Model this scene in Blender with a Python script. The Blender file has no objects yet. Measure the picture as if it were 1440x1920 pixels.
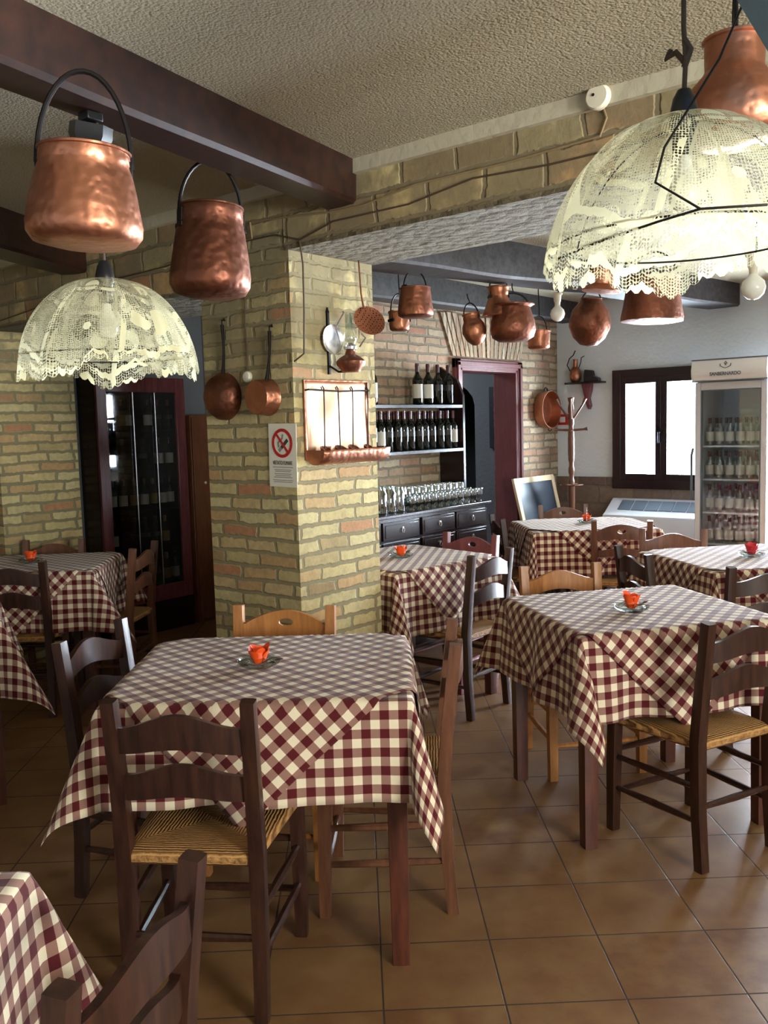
import bpy, math, random
from math import sin, cos, pi, radians, hypot, atan2, sqrt
from mathutils import Vector, Matrix
S = bpy.context.scene
COL = S.collection
random.seed(7)
YAW = radians(40)
F_PX, EYE = 1680.0, 1.55

# ------------------------------------------------------------ camera, light, exposure
cd = bpy.data.cameras.new('camera'); cam = bpy.data.objects.new('camera', cd); COL.objects.link(cam)
cd.sensor_fit = 'VERTICAL'; cd.sensor_height = 24.0; cd.lens = 24.0 * F_PX / 1920.0
cd.clip_start = 0.05; cd.clip_end = 100
PITCH = math.atan(163 / F_PX); ROLL = -0.0275
cam.matrix_world = Matrix.Translation((0, 0, EYE)) @ Matrix.Rotation(YAW, 4, 'Z') @ Matrix.Rotation(pi / 2 - PITCH, 4, 'X') @ Matrix.Rotation(ROLL, 4, 'Z')
S.camera = cam
S.view_settings.view_transform = 'Standard'; S.view_settings.look = 'None'
S.view_settings.gamma = 1.0; S.view_settings.use_curve_mapping = False
S.view_settings.exposure = 0.76

w = bpy.data.worlds.new('world'); S.world = w; w.use_nodes = True
bg = w.node_tree.nodes['Background']; bg.inputs[0].default_value = (0.80, 0.90, 1.0, 1); bg.inputs[1].default_value = 6.0

def area(name, loc, target, sx, sy, power, col):
    ld = bpy.data.lights.new(name, 'AREA'); ld.shape = 'RECTANGLE'; ld.size = sx; ld.size_y = sy
    ld.energy = power; ld.color = col
    o = bpy.data.objects.new(name, ld); COL.objects.link(o); o.location = loc
    o.rotation_euler = (Vector(target) - Vector(loc)).to_track_quat('-Z', 'Y').to_euler()
    return o
# daylight at the windows and glass door, plus added fill lamps
area('daylight_side_window', (3.78, 0.55, 1.62), (-2.5, 1.3, 1.6), 1.3, 1.2, 165, (1.0, 0.93, 0.80))
area('daylight_rear_window', (-3.05, 8.05, 1.5), (-2.9, 4, 1.6), 0.9, 1.0, 200, (0.80, 0.92, 1.0))
area('daylight_glass_door', (-1.62, 8.15, 1.0), (-2.0, 3.5, 1.5), 1.4, 1.8, 560, (0.84, 0.90, 1.0))
area('daylight_third_window', (.35, 8.05, 1.55), (-3, 3.5, 1.6), 0.9, 1.1, 120, (0.88, 0.94, 1.0))
area('bounce_fill_side', (8.8, 1.0, 0.35), (0, 1.2, 1.9), 2.6, 1.7, 1250, (1.0, 0.95, 0.84))  # added low lamp outside, sends light up to the main ceiling
area('bounce_fill_rear', (-1.2, 12.5, 0.25), (-1.6, 6.0, 1.8), 5.0, 1.6, 1500, (0.92, 0.95, 1.0))  # added low lamp behind the window wall, lifts the rear ceiling
area('hallway_fill', (-5.9, 6.2, 2.55), (-5.4, 6.6, 0), 0.5, 0.5, 14, (0.8, 0.9, 1.0))  # fill lamp added below the hallway ceiling, no opening there

# ------------------------------------------------------------ helpers
def rm(X, Z):
    c, s = cos(YAW), sin(YAW)
    return (X * c - Z * s, X * s + Z * c)
def srgb(r, g, b):
    f = lambda v: ((v / 255) / 12.92) if v <= 10 else (((v / 255) + 0.055) / 1.055) ** 2.4
    return (f(r), f(g), f(b), 1.0)

class G:
    """collects geometry for one mesh"""
    def __init__(s): s.v = []; s.f = []; s.uv = []
    def face(s, idx, uv=None): s.f.append(tuple(idx)); s.uv.append(uv)
    def box(s, x0, x1, y0, y1, z0, z1, M=None):
        if x0 > x1: x0, x1 = x1, x0
        if y0 > y1: y0, y1 = y1, y0
        if z0 > z1: z0, z1 = z1, z0
        b = len(s.v)
        P = [(x0,y0,z0),(x1,y0,z0),(x1,y1,z0),(x0,y1,z0),(x0,y0,z1),(x1,y0,z1),(x1,y1,z1),(x0,y1,z1)]
        fs = [((0,3,2,1),(0,1)),((4,5,6,7),(0,1)),((0,1,5,4),(0,2)),((2,3,7,6),(0,2)),((1,2,6,5),(1,2)),((3,0,4,7),(1,2))]
        s.v += [tuple(M @ Vector(p)) if M else p for p in P]
        for q, (a, c) in fs: s.face([b + i for i in q], [(P[i][a], P[i][c]) for i in q])
        return s
    def cbox(s, cx, cy, cz, sx, sy, sz, M=None):
        return s.box(cx-sx/2, cx+sx/2, cy-sy/2, cy+sy/2, cz-sz/2, cz+sz/2, M)
    def tube(s, pts, r, n=8, closed=False, cap=True, sq=False, ry=None):
        if sq: n = 12
        pts = [Vector(p) for p in pts]; m = len(pts); b = len(s.v)
        rs = r if isinstance(r, (list, tuple)) else [r] * m
        prev = None
        for i, p in enumerate(pts):
            if closed: t = pts[(i+1) % m] - pts[i-1]
            else: t = pts[min(i+1, m-1)] - pts[max(i-1, 0)]
            t.normalize()
            if prev is None:
                u = Vector((1,0,0)) if abs(t.x) < 0.8 else Vector((0,1,0))
            else: u = prev
            u = (u - t * u.dot(t)).normalized(); prev = u; vv = t.cross(u)
            for k in range(n):
                a = 2*pi*(k+.5)/n
                ca, sa = cos(a), sin(a)
                if sq:
                    q = max(abs(ca), abs(sa)); q = 1/ (q**0.8) * 0.98
                    ca *= q; sa *= q
                s.v.append(tuple(p + u*ca*rs[i] + vv*sa*(rs[i] if ry is None else ry)))
        L = 0
        for i in range(m if closed else m-1):
            j = (i+1) % m; d = (pts[j]-pts[i]).length
            for k in range(n):
                k2 = (k+1) % n
                s.face([b+i*n+k, b+i*n+k2, b+j*n+k2, b+j*n+k], [(k/n, L), ((k+1)/n, L), ((k+1)/n, L+d), (k/n, L+d)])
            L += d
        if cap and not closed:
            s.face([b+k for k in range(n)][::-1]); s.face([b+(m-1)*n+k for k in range(n)])
        return s
    def lathe(s, prof, n=32, M=None, rfun=None, capb=False, capt=False):
        b = len(s.v); m = len(prof); L = [0]
        for i in range(1, m): L.append(L[-1] + hypot(prof[i][0]-prof[i-1][0], prof[i][1]-prof[i-1][1]))
        for i, (r, z) in enumerate(prof):
            for k in range(n):
                a = 2*pi*k/n; rr, zz = (r, z) if rfun is None else rfun(r, z, a, i/(m-1))
                p = Vector((rr*cos(a), rr*sin(a), zz))
                s.v.append(tuple(M @ p if M else p))
        for i in range(m-1):
            for k in range(n):
                k2 = (k+1) % n
                s.face([b+i*n+k, b+i*n+k2, b+(i+1)*n+k2, b+(i+1)*n+k],
                       [(k/n, L[i]), ((k+1)/n, L[i]), ((k+1)/n, L[i+1]), (k/n, L[i+1])])
        if capb: s.face([b+k for k in range(n)][::-1])
        if capt: s.face([b+(m-1)*n+k for k in range(n)])
        return s
    def grid(s, fn, nu, nv, uvf=None):
        b = len(s.v)
        for j in range(nv+1):
            for i in range(nu+1): s.v.append(tuple(fn(i/nu, j/nv)))
        for j in range(nv):
            for i in range(nu):
                q = [(i,j),(i+1,j),(i+1,j+1),(i,j+1)]
                s.face([b+jj*(nu+1)+ii for ii, jj in q], [(uvf(ii/nu, jj/nv) if uvf else (ii/nu, jj/nv)) for ii, jj in q])
        return s
    def board(s, ts, fn, zlo, zhi, th):
        """solid curved board: fn(t)->(x,y) centre line, thickness th along normal"""
        b = len(s.v); n = len(ts)
        for i, t in enumerate(ts):
            x, y = fn(t); x2, y2 = fn(t+1e-3); d = Vector((x2-x, y2-y)).normalized(); nx, ny = -d.y, d.x
            for z in (zlo(t), zhi(t)):
                s.v.append((x-nx*th/2, y-ny*th/2, z)); s.v.append((x+nx*th/2, y+ny*th/2, z))
        for i in range(n-1):
            a, c = b+i*4, b+(i+1)*4
            for q in ((a, c, c+2, a+2), (a+1, a+3, c+3, c+1), (a+2, c+2, c+3, a+3), (a, a+1, c+1, c)): s.face(q)
        s.face((b, b+2, b+3, b+1)); e = b+(n-1)*4; s.face((e, e+1, e+3, e+2))
        return s
    def poly(s, pts2, y0, y1, plane='xz'):
        """extruded outline; plane xz extrudes in y, xy extrudes in z, yz in x"""
        b = len(s.v); n = len(pts2)
        for d in (y0, y1):
            for p in pts2:
                s.v.append({'xz': (p[0], d, p[1]), 'xy': (p[0], p[1], d), 'yz': (d, p[0], p[1])}[plane])
        s.face([b+i for i in range(n)], [tuple(p) for p in pts2]); s.face([b+n+i for i in range(n)][::-1], [tuple(p) for p in pts2][::-1])
        for i in range(n):
            j = (i+1) % n
            l = hypot(pts2[j][0]-pts2[i][0], pts2[j][1]-pts2[i][1])
            s.face([b+i, b+n+i, b+n+j, b+j], [(0, 0), (0, y1-y0), (l, y1-y0), (l, 0)])
        return s
    def mesh(s, name, smooth=35):
        me = bpy.data.meshes.new(name); me.from_pydata(s.v, [], s.f); me.update()
        ul = me.uv_layers.new(name='UVMap')
        for p, uv in zip(me.polygons, s.uv):
            for k, li in enumerate(p.loop_indices):
                if uv: ul.data[li].uv = uv[k]
                else:
                    c = me.vertices[me.loops[li].vertex_index].co; ul.data[li].uv = (c.x + c.y, c.z)
        if smooth:
            for p in me.polygons: p.use_smooth = True
            me.set_sharp_from_angle(angle=radians(smooth))
        return me

def obj(name, g, mat, parent=None, label=None, bevel=0, smooth=35, loc=None):
    me = g if isinstance(g, bpy.types.Mesh) else g.mesh(name, smooth)
    if mat and not me.materials: me.materials.append(mat)
    o = bpy.data.objects.new(name, me); COL.objects.link(o)
    if parent: o.parent = parent
    if label: o['label'] = label
    if loc: o.location = loc
    if bevel:
        m = o.modifiers.new('bevel', 'BEVEL'); m.width = bevel; m.segments = 2; m.limit_method = 'ANGLE'; m.angle_limit = radians(40)
    return o
def thing(name, label, cat, loc=(0,0,0), rz=0, group=None):
    o = bpy.data.objects.new(name, None); COL.objects.link(o); o.empty_display_size = .1
    o.location = loc; o.rotation_euler = (0, 0, rz)
    return tag(o, label, cat, group)
def tag(o, label, cat, group=None, kind=None):
    o['label'] = label; o['category'] = cat
    if group: o['group'] = group
    if kind: o['kind'] = kind
    return o
def struct(name, g, mat, **k):
    o = obj(name, g, mat, **k)
    if not o.parent: o['kind'] = 'structure'
    return o
def dup(src, loc=None, rz=None, label=None, group=None):
    r = src.copy(); COL.objects.link(r)
    if loc is not None: r.location = loc
    if rz is not None: r.rotation_euler = (0, 0, rz)
    if label: r['label'] = label
    if group: r['group'] = group
    for ch in list(src.children):
        c = ch.copy(); COL.objects.link(c); c.parent = r
        for gch in list(ch.children):
            d = gch.copy(); COL.objects.link(d); d.parent = c
    return r

# ------------------------------------------------------------ materials
class N:
    def __init__(s, name):
        s.m = bpy.data.materials.new(name); s.m.use_nodes = True; s.t = s.m.node_tree; s.n = s.t.nodes; s.l = s.t.links
        s.b = s.n['Principled BSDF']; s.out = s.n['Material Output']
    def add(s, typ, **k):
        n = s.n.new(typ)
        for a, v in k.items():
            if a.startswith('i_'):
                key = a[2:]; key = int(key) if key.isdigit() else key.replace('_', ' ')
                inp = n.inputs[key]
                if hasattr(v, 'links') or isinstance(v, bpy.types.NodeSocket): s.l.new(v, inp)
                else: inp.default_value = v
            else: setattr(n, a, v)
        return n
    def set(s, **k):
        for a, v in k.items():
            inp = s.b.inputs[a.replace('_', ' ')]
            if isinstance(v, bpy.types.NodeSocket): s.l.new(v, inp)
            else: inp.default_value = v
        return s
    def math(s, op, a, b=None, c=None):
        n = s.n.new('ShaderNodeMath'); n.operation = op
        for i, v in enumerate((a, b, c)):
            if v is None: continue
            if isinstance(v, bpy.types.NodeSocket): s.l.new(v, n.inputs[i])
            else: n.inputs[i].default_value = v
        return n.outputs[0]
    def mix(s, fac, a, b, mode='MIX'):
        n = s.n.new('ShaderNodeMix'); n.data_type = 'RGBA'; n.blend_type = mode
        for i, v in ((0, fac), (6, a), (7, b)):
            if isinstance(v, bpy.types.NodeSocket): s.l.new(v, n.inputs[i])
            else: n.inputs[i].default_value = v
        return n.outputs[2]
    def noise(s, vec, scale, detail=3, rough=.5, out=0):
        n = s.n.new('ShaderNodeTexNoise'); n.inputs['Scale'].default_value = scale; n.inputs['Detail'].default_value = detail
        n.inputs['Roughness'].default_value = rough
        if vec: s.l.new(vec, n.inputs['Vector'])
        return n.outputs[out]
    def ramp(s, fac, stops, interp='LINEAR'):
        n = s.n.new('ShaderNodeValToRGB'); s.l.new(fac, n.inputs[0]); e = n.color_ramp.elements; n.color_ramp.interpolation = interp
        while len(e) < len(stops): e.new(.5)
        for el, (p, c) in zip(e, stops): el.position = p; el.color = c if len(c) == 4 else (*c, 1)
        return n.outputs[0]
    def bump(s, h, strength=.4, dist=.01):
        n = s.n.new('ShaderNodeBump'); n.inputs['Strength'].default_value = strength; n.inputs['Distance'].default_value = dist
        s.l.new(h, n.inputs['Height']); s.l.new(n.outputs[0], s.b.inputs['Normal']); return s
    @property
    def tc(s):
        if not hasattr(s, '_tc'): s._tc = s.n.new('ShaderNodeTexCoord')
        return s._tc
    def scale(s, vec, sc):
        n = s.n.new('ShaderNodeMapping'); s.l.new(vec, n.inputs[0]); n.inputs['Scale'].default_value = sc; return n.outputs[0]

def plain(name, col, rough=.6, metal=0, **k):
    m = N(name); m.set(Base_Color=col, Roughness=rough, Metallic=metal, **k); return m.m
def mat_brick(name, tints, mortar, smear=0.0, bh=.066, bw=.25):
    m = N(name); uv = m.tc.outputs['UV']; ob = m.tc.outputs['Object']
    wob = m.n.new('ShaderNodeVectorMath'); wob.operation = 'MULTIPLY_ADD'
    m.l.new(m.noise(ob, 5.0, 2, .5, 1), wob.inputs[0]); wob.inputs[1].default_value = (.05, .026, 0); m.l.new(uv, wob.inputs[2])
    wob2 = m.n.new('ShaderNodeVectorMath'); wob2.operation = 'MULTIPLY_ADD'
    m.l.new(m.noise(ob, 28.0, 2, .5, 1), wob2.inputs[0]); wob2.inputs[1].default_value = (.022, .018, 0); m.l.new(wob.outputs[0], wob2.inputs[2])
    br = m.add('ShaderNodeTexBrick', i_Scale=1.0, i_Mortar_Size=.0125, i_Mortar_Smooth=.55, i_Bias=0.0, i_Brick_Width=bw, i_Row_Height=bh)
    br.offset = .46; br.offset_frequency = 2; br.squash = .8; br.squash_frequency = 3
    m.l.new(wob2.outputs[0], br.inputs['Vector'])
    br.inputs['Color1'].default_value = (0, 0, 0, 1); br.inputs['Color2'].default_value = (1, 1, 1, 1); br.inputs['Mortar'].default_value = (.5, .5, .5, 1)
    bc = m.ramp(br.outputs[0], tints)
    n1 = m.noise(ob, 30, 4, .65); bc = m.mix(.55, bc, m.ramp(n1, [(.3, (.55,.55,.55)), (.7, (1.15,1.15,1.15))]), 'MULTIPLY')
    fac = br.outputs['Fac']
    n2 = m.noise(ob, 4.5, 4, .6)
    smear_f = m.math('MULTIPLY', m.ramp(n2, [(.46, (0,0,0)), (.62, (1,1,1))]), .25)
    if smear:
        sx = m.add('ShaderNodeSeparateXYZ', i_0=ob)
        hz = m.add('ShaderNodeMapRange', i_0=sx.outputs[2], i_1=1.55, i_2=2.15, i_3=.15, i_4=smear)
        smear_f = m.math('MULTIPLY', m.ramp(n2, [(.34, (0,0,0)), (.50, (1,1,1))]), hz.outputs[0])
    f2 = m.math('MAXIMUM', fac, smear_f)
    mc = m.mix(m.noise(ob, 9, 4, .6), mortar, tuple(c*.62 for c in mortar[:3]) + (1,))
    col = m.mix(f2, bc, mc)
    m.set(Base_Color=col, Roughness=.92)
    h = m.math('ADD', m.math('SUBTRACT', 1.0, fac), m.math('MULTIPLY', n1, .45))
    m.bump(h, .55, .012); return m.m
def mat_wood(name, dark, light, rough=.35, sc=(9, 9, 1.2), spec=.5):
    m = N(name); ob = m.tc.outputs['Object']
    n = m.noise(m.scale(ob, sc), 6, 6, .6); n2 = m.noise(ob, 3, 3, .5)
    c = m.ramp(n, [(.3, dark), (.68, light)]); c = m.mix(.5, c, m.ramp(n2, [(.3, (.7,.7,.7)), (.7, (1.1,1.1,1.1))]), 'MULTIPLY')
    m.set(Base_Color=c, Roughness=rough); m.b.inputs['Specular IOR Level'].default_value = spec
    m.bump(n, .15, .003); return m.m
def mat_stucco(name, c1, c2, scale=55, strength=1.0, dist=.02):
    m = N(name); ob = m.tc.outputs['Object']
    n = m.noise(ob, scale, 5, .7); n2 = m.noise(ob, 1.4, 3, .5)
    v = m.add('ShaderNodeTexVoronoi', i_Scale=scale*1.3); m.l.new(ob, v.inputs['Vector'])
    c = m.mix(n2, c1, c2)
    m.set(Base_Color=c, Roughness=.95)
    m.bump(m.math('SUBTRACT', n, m.math('MULTIPLY', v.outputs[0], .6)), strength, dist); return m.m
def mat_copper(name, col, rough=.28, hammered=.25, sc=45, patina=.35):
    m = N(name); ob = m.tc.outputs['Object']
    n = m.noise(ob, 7, 5, .65)
    v = m.add('ShaderNodeTexVoronoi', i_Scale=sc); v.feature = 'SMOOTH_F1'; m.l.new(ob, v.inputs['Vector'])
    n3 = m.noise(ob, 55, 3, .6)
    f = m.math('MULTIPLY', m.ramp(n, [(.42, (0,0,0)), (.7, (1,1,1))]), patina)
    c = m.mix(f, col, tuple(x*.38 for x in col[:3]) + (1,))
    c = m.mix(m.math('MULTIPLY', n3, .35), c, tuple(x*.55 for x in col[:3]) + (1,))
    m.set(Base_Color=c, Metallic=.93, Roughness=m.math('ADD', rough, m.math('MULTIPLY', m.math('ADD', n, n3), .16)))
    m.bump(m.math('ADD', v.outputs[0], m.math('MULTIPLY', n, .6)), hammered, .01); return m.m
def mat_gingham():
    m = N('gingham'); uv = m.tc.outputs['UV']; sx = m.add('ShaderNodeSeparateXYZ', i_0=uv)
    P = 1/.052
    def band(o): return m.math('LESS_THAN', m.math('FRACT', m.math('ADD', m.math('MULTIPLY', o, P), 100.13)), .5)
    a = band(sx.outputs[0]); b = band(sx.outputs[1])
    cream = srgb(228, 214, 184); mid = srgb(150, 112, 98); red = srgb(84, 24, 28)
    s = m.math('ADD', a, b)
    c = m.mix(m.math('GREATER_THAN', s, .5), cream, mid); c = m.mix(m.math('GREATER_THAN', s, 1.5), c, red)
    tw = m.noise(m.scale(uv, (500, 500, 1)), 1, 2, .5)
    c = m.mix(.25, c, m.ramp(tw, [(.35, (.72,.72,.72)), (.65, (1.1,1.1,1.1))]), 'MULTIPLY')
    m.set(Base_Color=c, Roughness=.9); m.b.inputs['Specular IOR Level'].default_value = .15
    m.b.inputs['Sheen Weight'].default_value = .15
    wr = m.noise(m.tc.outputs['Object'], 7, 3, .5); m.bump(wr, .35, .02)
    return m.m
def mat_lace(name, col, dens=8.0):
    m = N(name); uv = m.tc.outputs['UV']
    sc = m.scale(uv, (1.45, 1.0, 1))
    def vor(scale, vec=sc, feat='F1'):
        v = m.add('ShaderNodeTexVoronoi', i_Scale=scale); v.feature = feat; v.inputs['Randomness'].default_value = .35 if scale < 50 else .25
        m.l.new(vec, v.inputs['Vector']); return v.outputs['Distance']
    d = vor(dens); small = vor(150)
    hole = m.math('LESS_THAN', small, .40)
    ring = m.math('MULTIPLY', m.math('GREATER_THAN', d, .30), m.math('LESS_THAN', d, .42))
    n = m.noise(sc, 9, 2, .5)
    patch = m.math('GREATER_THAN', n, .60)
    h = m.math('MULTIPLY', hole, m.math('MINIMUM', m.math('ADD', ring, patch), 1.0))
    flower = m.math('LESS_THAN', d, .30)
    ve = m.add('ShaderNodeTexVoronoi', i_Scale=dens*.62); ve.feature = 'DISTANCE_TO_EDGE'; ve.inputs['Randomness'].default_value = .5; m.l.new(sc, ve.inputs['Vector'])
    tape = m.math('LESS_THAN', ve.outputs['Distance'], .035)
    net = m.math('MULTIPLY', m.math('LESS_THAN', vor(190), .30), m.math('GREATER_THAN', ve.outputs['Distance'], .12))
    dots = m.math('MULTIPLY', m.math('LESS_THAN', small, .42), m.math('MULTIPLY', m.math('GREATER_THAN', ve.outputs['Distance'], .035), m.math('LESS_THAN', ve.outputs['Distance'], .085)))
    flower = m.math('MINIMUM', m.math('ADD', flower, tape), 1.0)
    alpha = m.math('ADD', .70, m.math('MULTIPLY', flower, .30))
    h = m.math('MAXIMUM', h, m.math('MAXIMUM', dots, m.math('MULTIPLY', net, m.math('SUBTRACT', 1.0, flower))))
    alpha = m.math('MULTIPLY', alpha, m.math('SUBTRACT', 1.0, h))
    m.n.remove(m.b)
    tr = m.add('ShaderNodeBsdfTransparent'); df = m.add('ShaderNodeBsdfDiffuse'); tl = m.add('ShaderNodeBsdfTranslucent')
    c = m.mix(flower, tuple(x*.8 for x in col[:3]) + (1,), col)
    m.l.new(c, df.inputs[0]); m.l.new(c, tl.inputs[0])
    mx = m.add('ShaderNodeMixShader', i_0=.45); m.l.new(df.outputs[0], mx.inputs[1]); m.l.new(tl.outputs[0], mx.inputs[2])
    fin = m.add('ShaderNodeMixShader'); m.l.new(alpha, fin.inputs[0]); m.l.new(tr.outputs[0], fin.inputs[1]); m.l.new(mx.outputs[0], fin.inputs[2])
    m.l.new(fin.outputs[0], m.out.inputs[0]); return m.m
def mat_pane(name, tint=(.95, .98, 1, 1), gloss=.12):
    m = N(name); m.n.remove(m.b)
    tr = m.add('ShaderNodeBsdfTransparent'); tr.inputs[0].default_value = tint
    gl = m.add('ShaderNodeBsdfGlossy'); gl.inputs['Roughness'].default_value = .03
    fr = m.add('ShaderNodeFresnel'); fr.inputs[0].default_value = 1.5
    mx = m.add('ShaderNodeMixShader'); ge = m.add('ShaderNodeNewGeometry')
    m.l.new(m.math('MULTIPLY', m.math('ADD', fr.outputs[0], gloss - .04), m.math('SUBTRACT', 1.0, ge.outputs['Backfacing'])), mx.inputs[0])
    m.l.new(tr.outputs[0], mx.inputs[1]); m.l.new(gl.outputs[0], mx.inputs[2]); m.l.new(mx.outputs[0], m.out.inputs[0]); return m.m

tints = [(0, srgb(150, 122, 84)), (.15, srgb(176, 156, 108)), (.35, srgb(196, 178, 124)), (.55, srgb(182, 144, 98)), (.7, srgb(206, 192, 140)), (.9, srgb(184, 166, 118)), (1, srgb(176, 116, 80))]
tintsB = [(0, srgb(150, 110, 86)), (.3, srgb(188, 164, 132)), (.5, srgb(168, 128, 98)), (.75, srgb(204, 186, 156)), (1, srgb(176, 120, 92))]
M_brick = mat_brick('brick_yellow', tints, srgb(144, 132, 98), smear=.95)
M_brickw = mat_brick('brick_side', tints, srgb(138, 130, 98), smear=.7)
M_lint = mat_brick('brick_lintel', tints, srgb(132, 118, 90), smear=.75, bh=.125, bw=.26)
M_brickb = mat_brick('brick_back', tintsB, srgb(140, 128, 108), smear=.3, bh=.066)
M_wains = mat_brick('brick_wainscot', [(0, srgb(104, 86, 76)), (1, srgb(132, 112, 96))], srgb(120, 104, 92), bh=.16, bw=.34)
M_ceil = mat_stucco('stucco_ceiling', srgb(206, 194, 166), srgb(188, 174, 144), 80, 1.0, .025)
M_plas = mat_stucco('plaster_white', srgb(220, 227, 232), srgb(210, 217, 222), 26, .35, .01)
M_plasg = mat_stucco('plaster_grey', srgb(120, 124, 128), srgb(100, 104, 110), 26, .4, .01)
M_soffit = mat_stucco('mortar_soffit', srgb(108, 96, 72), srgb(84, 74, 54), 14, .8, .02)
M_band = mat_stucco('plaster_band', srgb(186, 178, 156), srgb(170, 160, 138), 18, .3, .01)
M_beam = mat_wood('beam_wood', srgb(30, 18, 15), srgb(58, 32, 24), .42, (3, .5, 3))
M_beamb = mat_wood('beam_wood_grey', srgb(28, 26, 28), srgb(66, 60, 58), .55, (5, .5, 5))
M_wd = mat_wood('wood_dark', srgb(36, 20, 16), srgb(68, 40, 29), .30)
M_wm = mat_wood('wood_brown', srgb(84, 50, 34), srgb(116, 74, 50), .35)
M_wl = mat_wood('wood_honey', srgb(148, 92, 42), srgb(182, 122, 62), .4)
M_wt = mat_wood('wood_table', srgb(60, 28, 19), srgb(94, 46, 28), .4)
M_wb = mat_wood('wood_black', srgb(22, 14, 16), srgb(44, 26, 26), .25)
M_wr = mat_wood('wood_mahogany', srgb(92, 46, 50), srgb(128, 70, 72), .3)
M_wc = mat_wood('wood_cupboard', srgb(98, 56, 32), srgb(124, 74, 44), .5)
M_mauve = mat_wood('door_paint', srgb(104, 52, 54), srgb(122, 66, 66), .4)
M_copper = mat_copper('copper', srgb(184, 122, 94), .24, .3)
M_copperD = mat_copper('copper_dull', srgb(142, 90, 70), .30, .4, 38, .6)
M_copperB = mat_copper('copper_bright', srgb(236, 186, 150), .22, .12, 12, .15)
M_iron = plain('iron', srgb(34, 30, 30), .45, .7)
M_black = plain('black_plastic', srgb(24, 24, 26), .35)
M_white = plain('white_enamel', srgb(226, 228, 232), .35)
M_cream = plain('cream_plastic', srgb(214, 206, 184), .5)
M_steel = plain('steel', (.8, .8, .82, 1), .22, 1.0)
M_cable = plain('cable_sheath', srgb(132, 112, 78), .7)
M_cabled = plain('cable_dark', srgb(70, 54, 38), .7)
M_bottle = plain('bottle_glass', srgb(14, 20, 16), .06)
M_bottleg = plain('bottle_brown', srgb(40, 26, 12), .08)
M_label = plain('paper_label', srgb(196, 192, 180), .7); M_labeld = plain('paper_label_dark', srgb(38, 34, 34), .5)
M_labelg = plain('paper_label_gold', srgb(150, 124, 58), .6)
M_capsule = plain('capsule_red', srgb(70, 20, 26), .4)
M_pane = mat_pane('window_pane'); M_panec = mat_pane('cabinet_pane', (.78, .78, .78, 1), .14); M_panef = mat_pane('fridge_pane', (.88, .92, .95, 1), .10)
M_glass = mat_pane('clear_glass', (.90, .95, .94, 1), .30)
M_bulb = plain('bulb_glass', srgb(226, 226, 214), .15)
M_red = plain('red_paint', srgb(176, 26, 30), .5)
M_redc = plain('red_cloth', srgb(120, 26, 32), .8)
M_ink = plain('ink', srgb(56, 56, 54), .8); M_inkg = plain('ink_grey', srgb(128, 128, 122), .8)
M_paper = plain('paper_white', srgb(216, 210, 192), .6)
M_orange = plain('orange_wax', srgb(240, 84, 22), .55); M_redw = plain('red_wax', srgb(214, 50, 62), .5)
M_twig = plain('dried_leaves', srgb(74, 72, 54), .8)
M_slate = plain('chalkboard', srgb(34, 42, 56), .35)
M_light = plain('pale_pine', srgb(206, 182, 142), .5)
M_grey = plain('grey_plastic', srgb(92, 104, 116), .5)
M_fr = plain('fridge_white', srgb(206, 208, 216), .35)
M_fri = plain('fridge_inside', srgb(150, 158, 168), .5)
M_blue = mat_stucco('plaster_blue', srgb(120, 146, 166), srgb(104, 130, 150), 30, .4, .01)
M_ging = mat_gingham()
M_lace = mat_lace('lace_cream', srgb(232, 226, 188))
def mat_skim():
    m = N('copper_perforated'); v = m.add('ShaderNodeTexVoronoi', i_Scale=95); v.inputs['Randomness'].default_value = .2; m.l.new(m.tc.outputs['Object'], v.inputs['Vector'])
    hole = m.math('LESS_THAN', v.outputs['Distance'], .30)
    m.set(Base_Color=m.mix(hole, srgb(190, 122, 92), srgb(40, 26, 20)), Metallic=.9, Roughness=.3); return m.m
M_skim = mat_skim()
def mat_rush():
    m = N('rush'); ob = m.tc.outputs['Object']; sx = m.add('ShaderNodeSeparateXYZ', i_0=ob)
    ax = m.math('ABSOLUTE', sx.outputs[0]); ay = m.math('ABSOLUTE', m.math('SUBTRACT', sx.outputs[1], .20))
    mm = m.math('MAXIMUM', ax, ay)
    n = m.noise(ob, 40, 3, .6)
    wv = m.math('SINE', m.math('ADD', m.math('MULTIPLY', mm, 700.0), m.math('MULTIPLY', n, 5.0)))
    c = m.ramp(m.math('MULTIPLY_ADD', wv, .5, .5), [(0, srgb(112, 72, 34)), (1, srgb(200, 150, 88))])
    c = m.mix(.5, c, m.ramp(m.noise(ob, 14, 3), [(.3, (.7,.7,.7)), (.7, (1.1,1.1,1.1))]), 'MULTIPLY')
    m.set(Base_Color=c, Roughness=.7); m.bump(wv, .6, .004); return m.m
M_rush = mat_rush()
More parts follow.
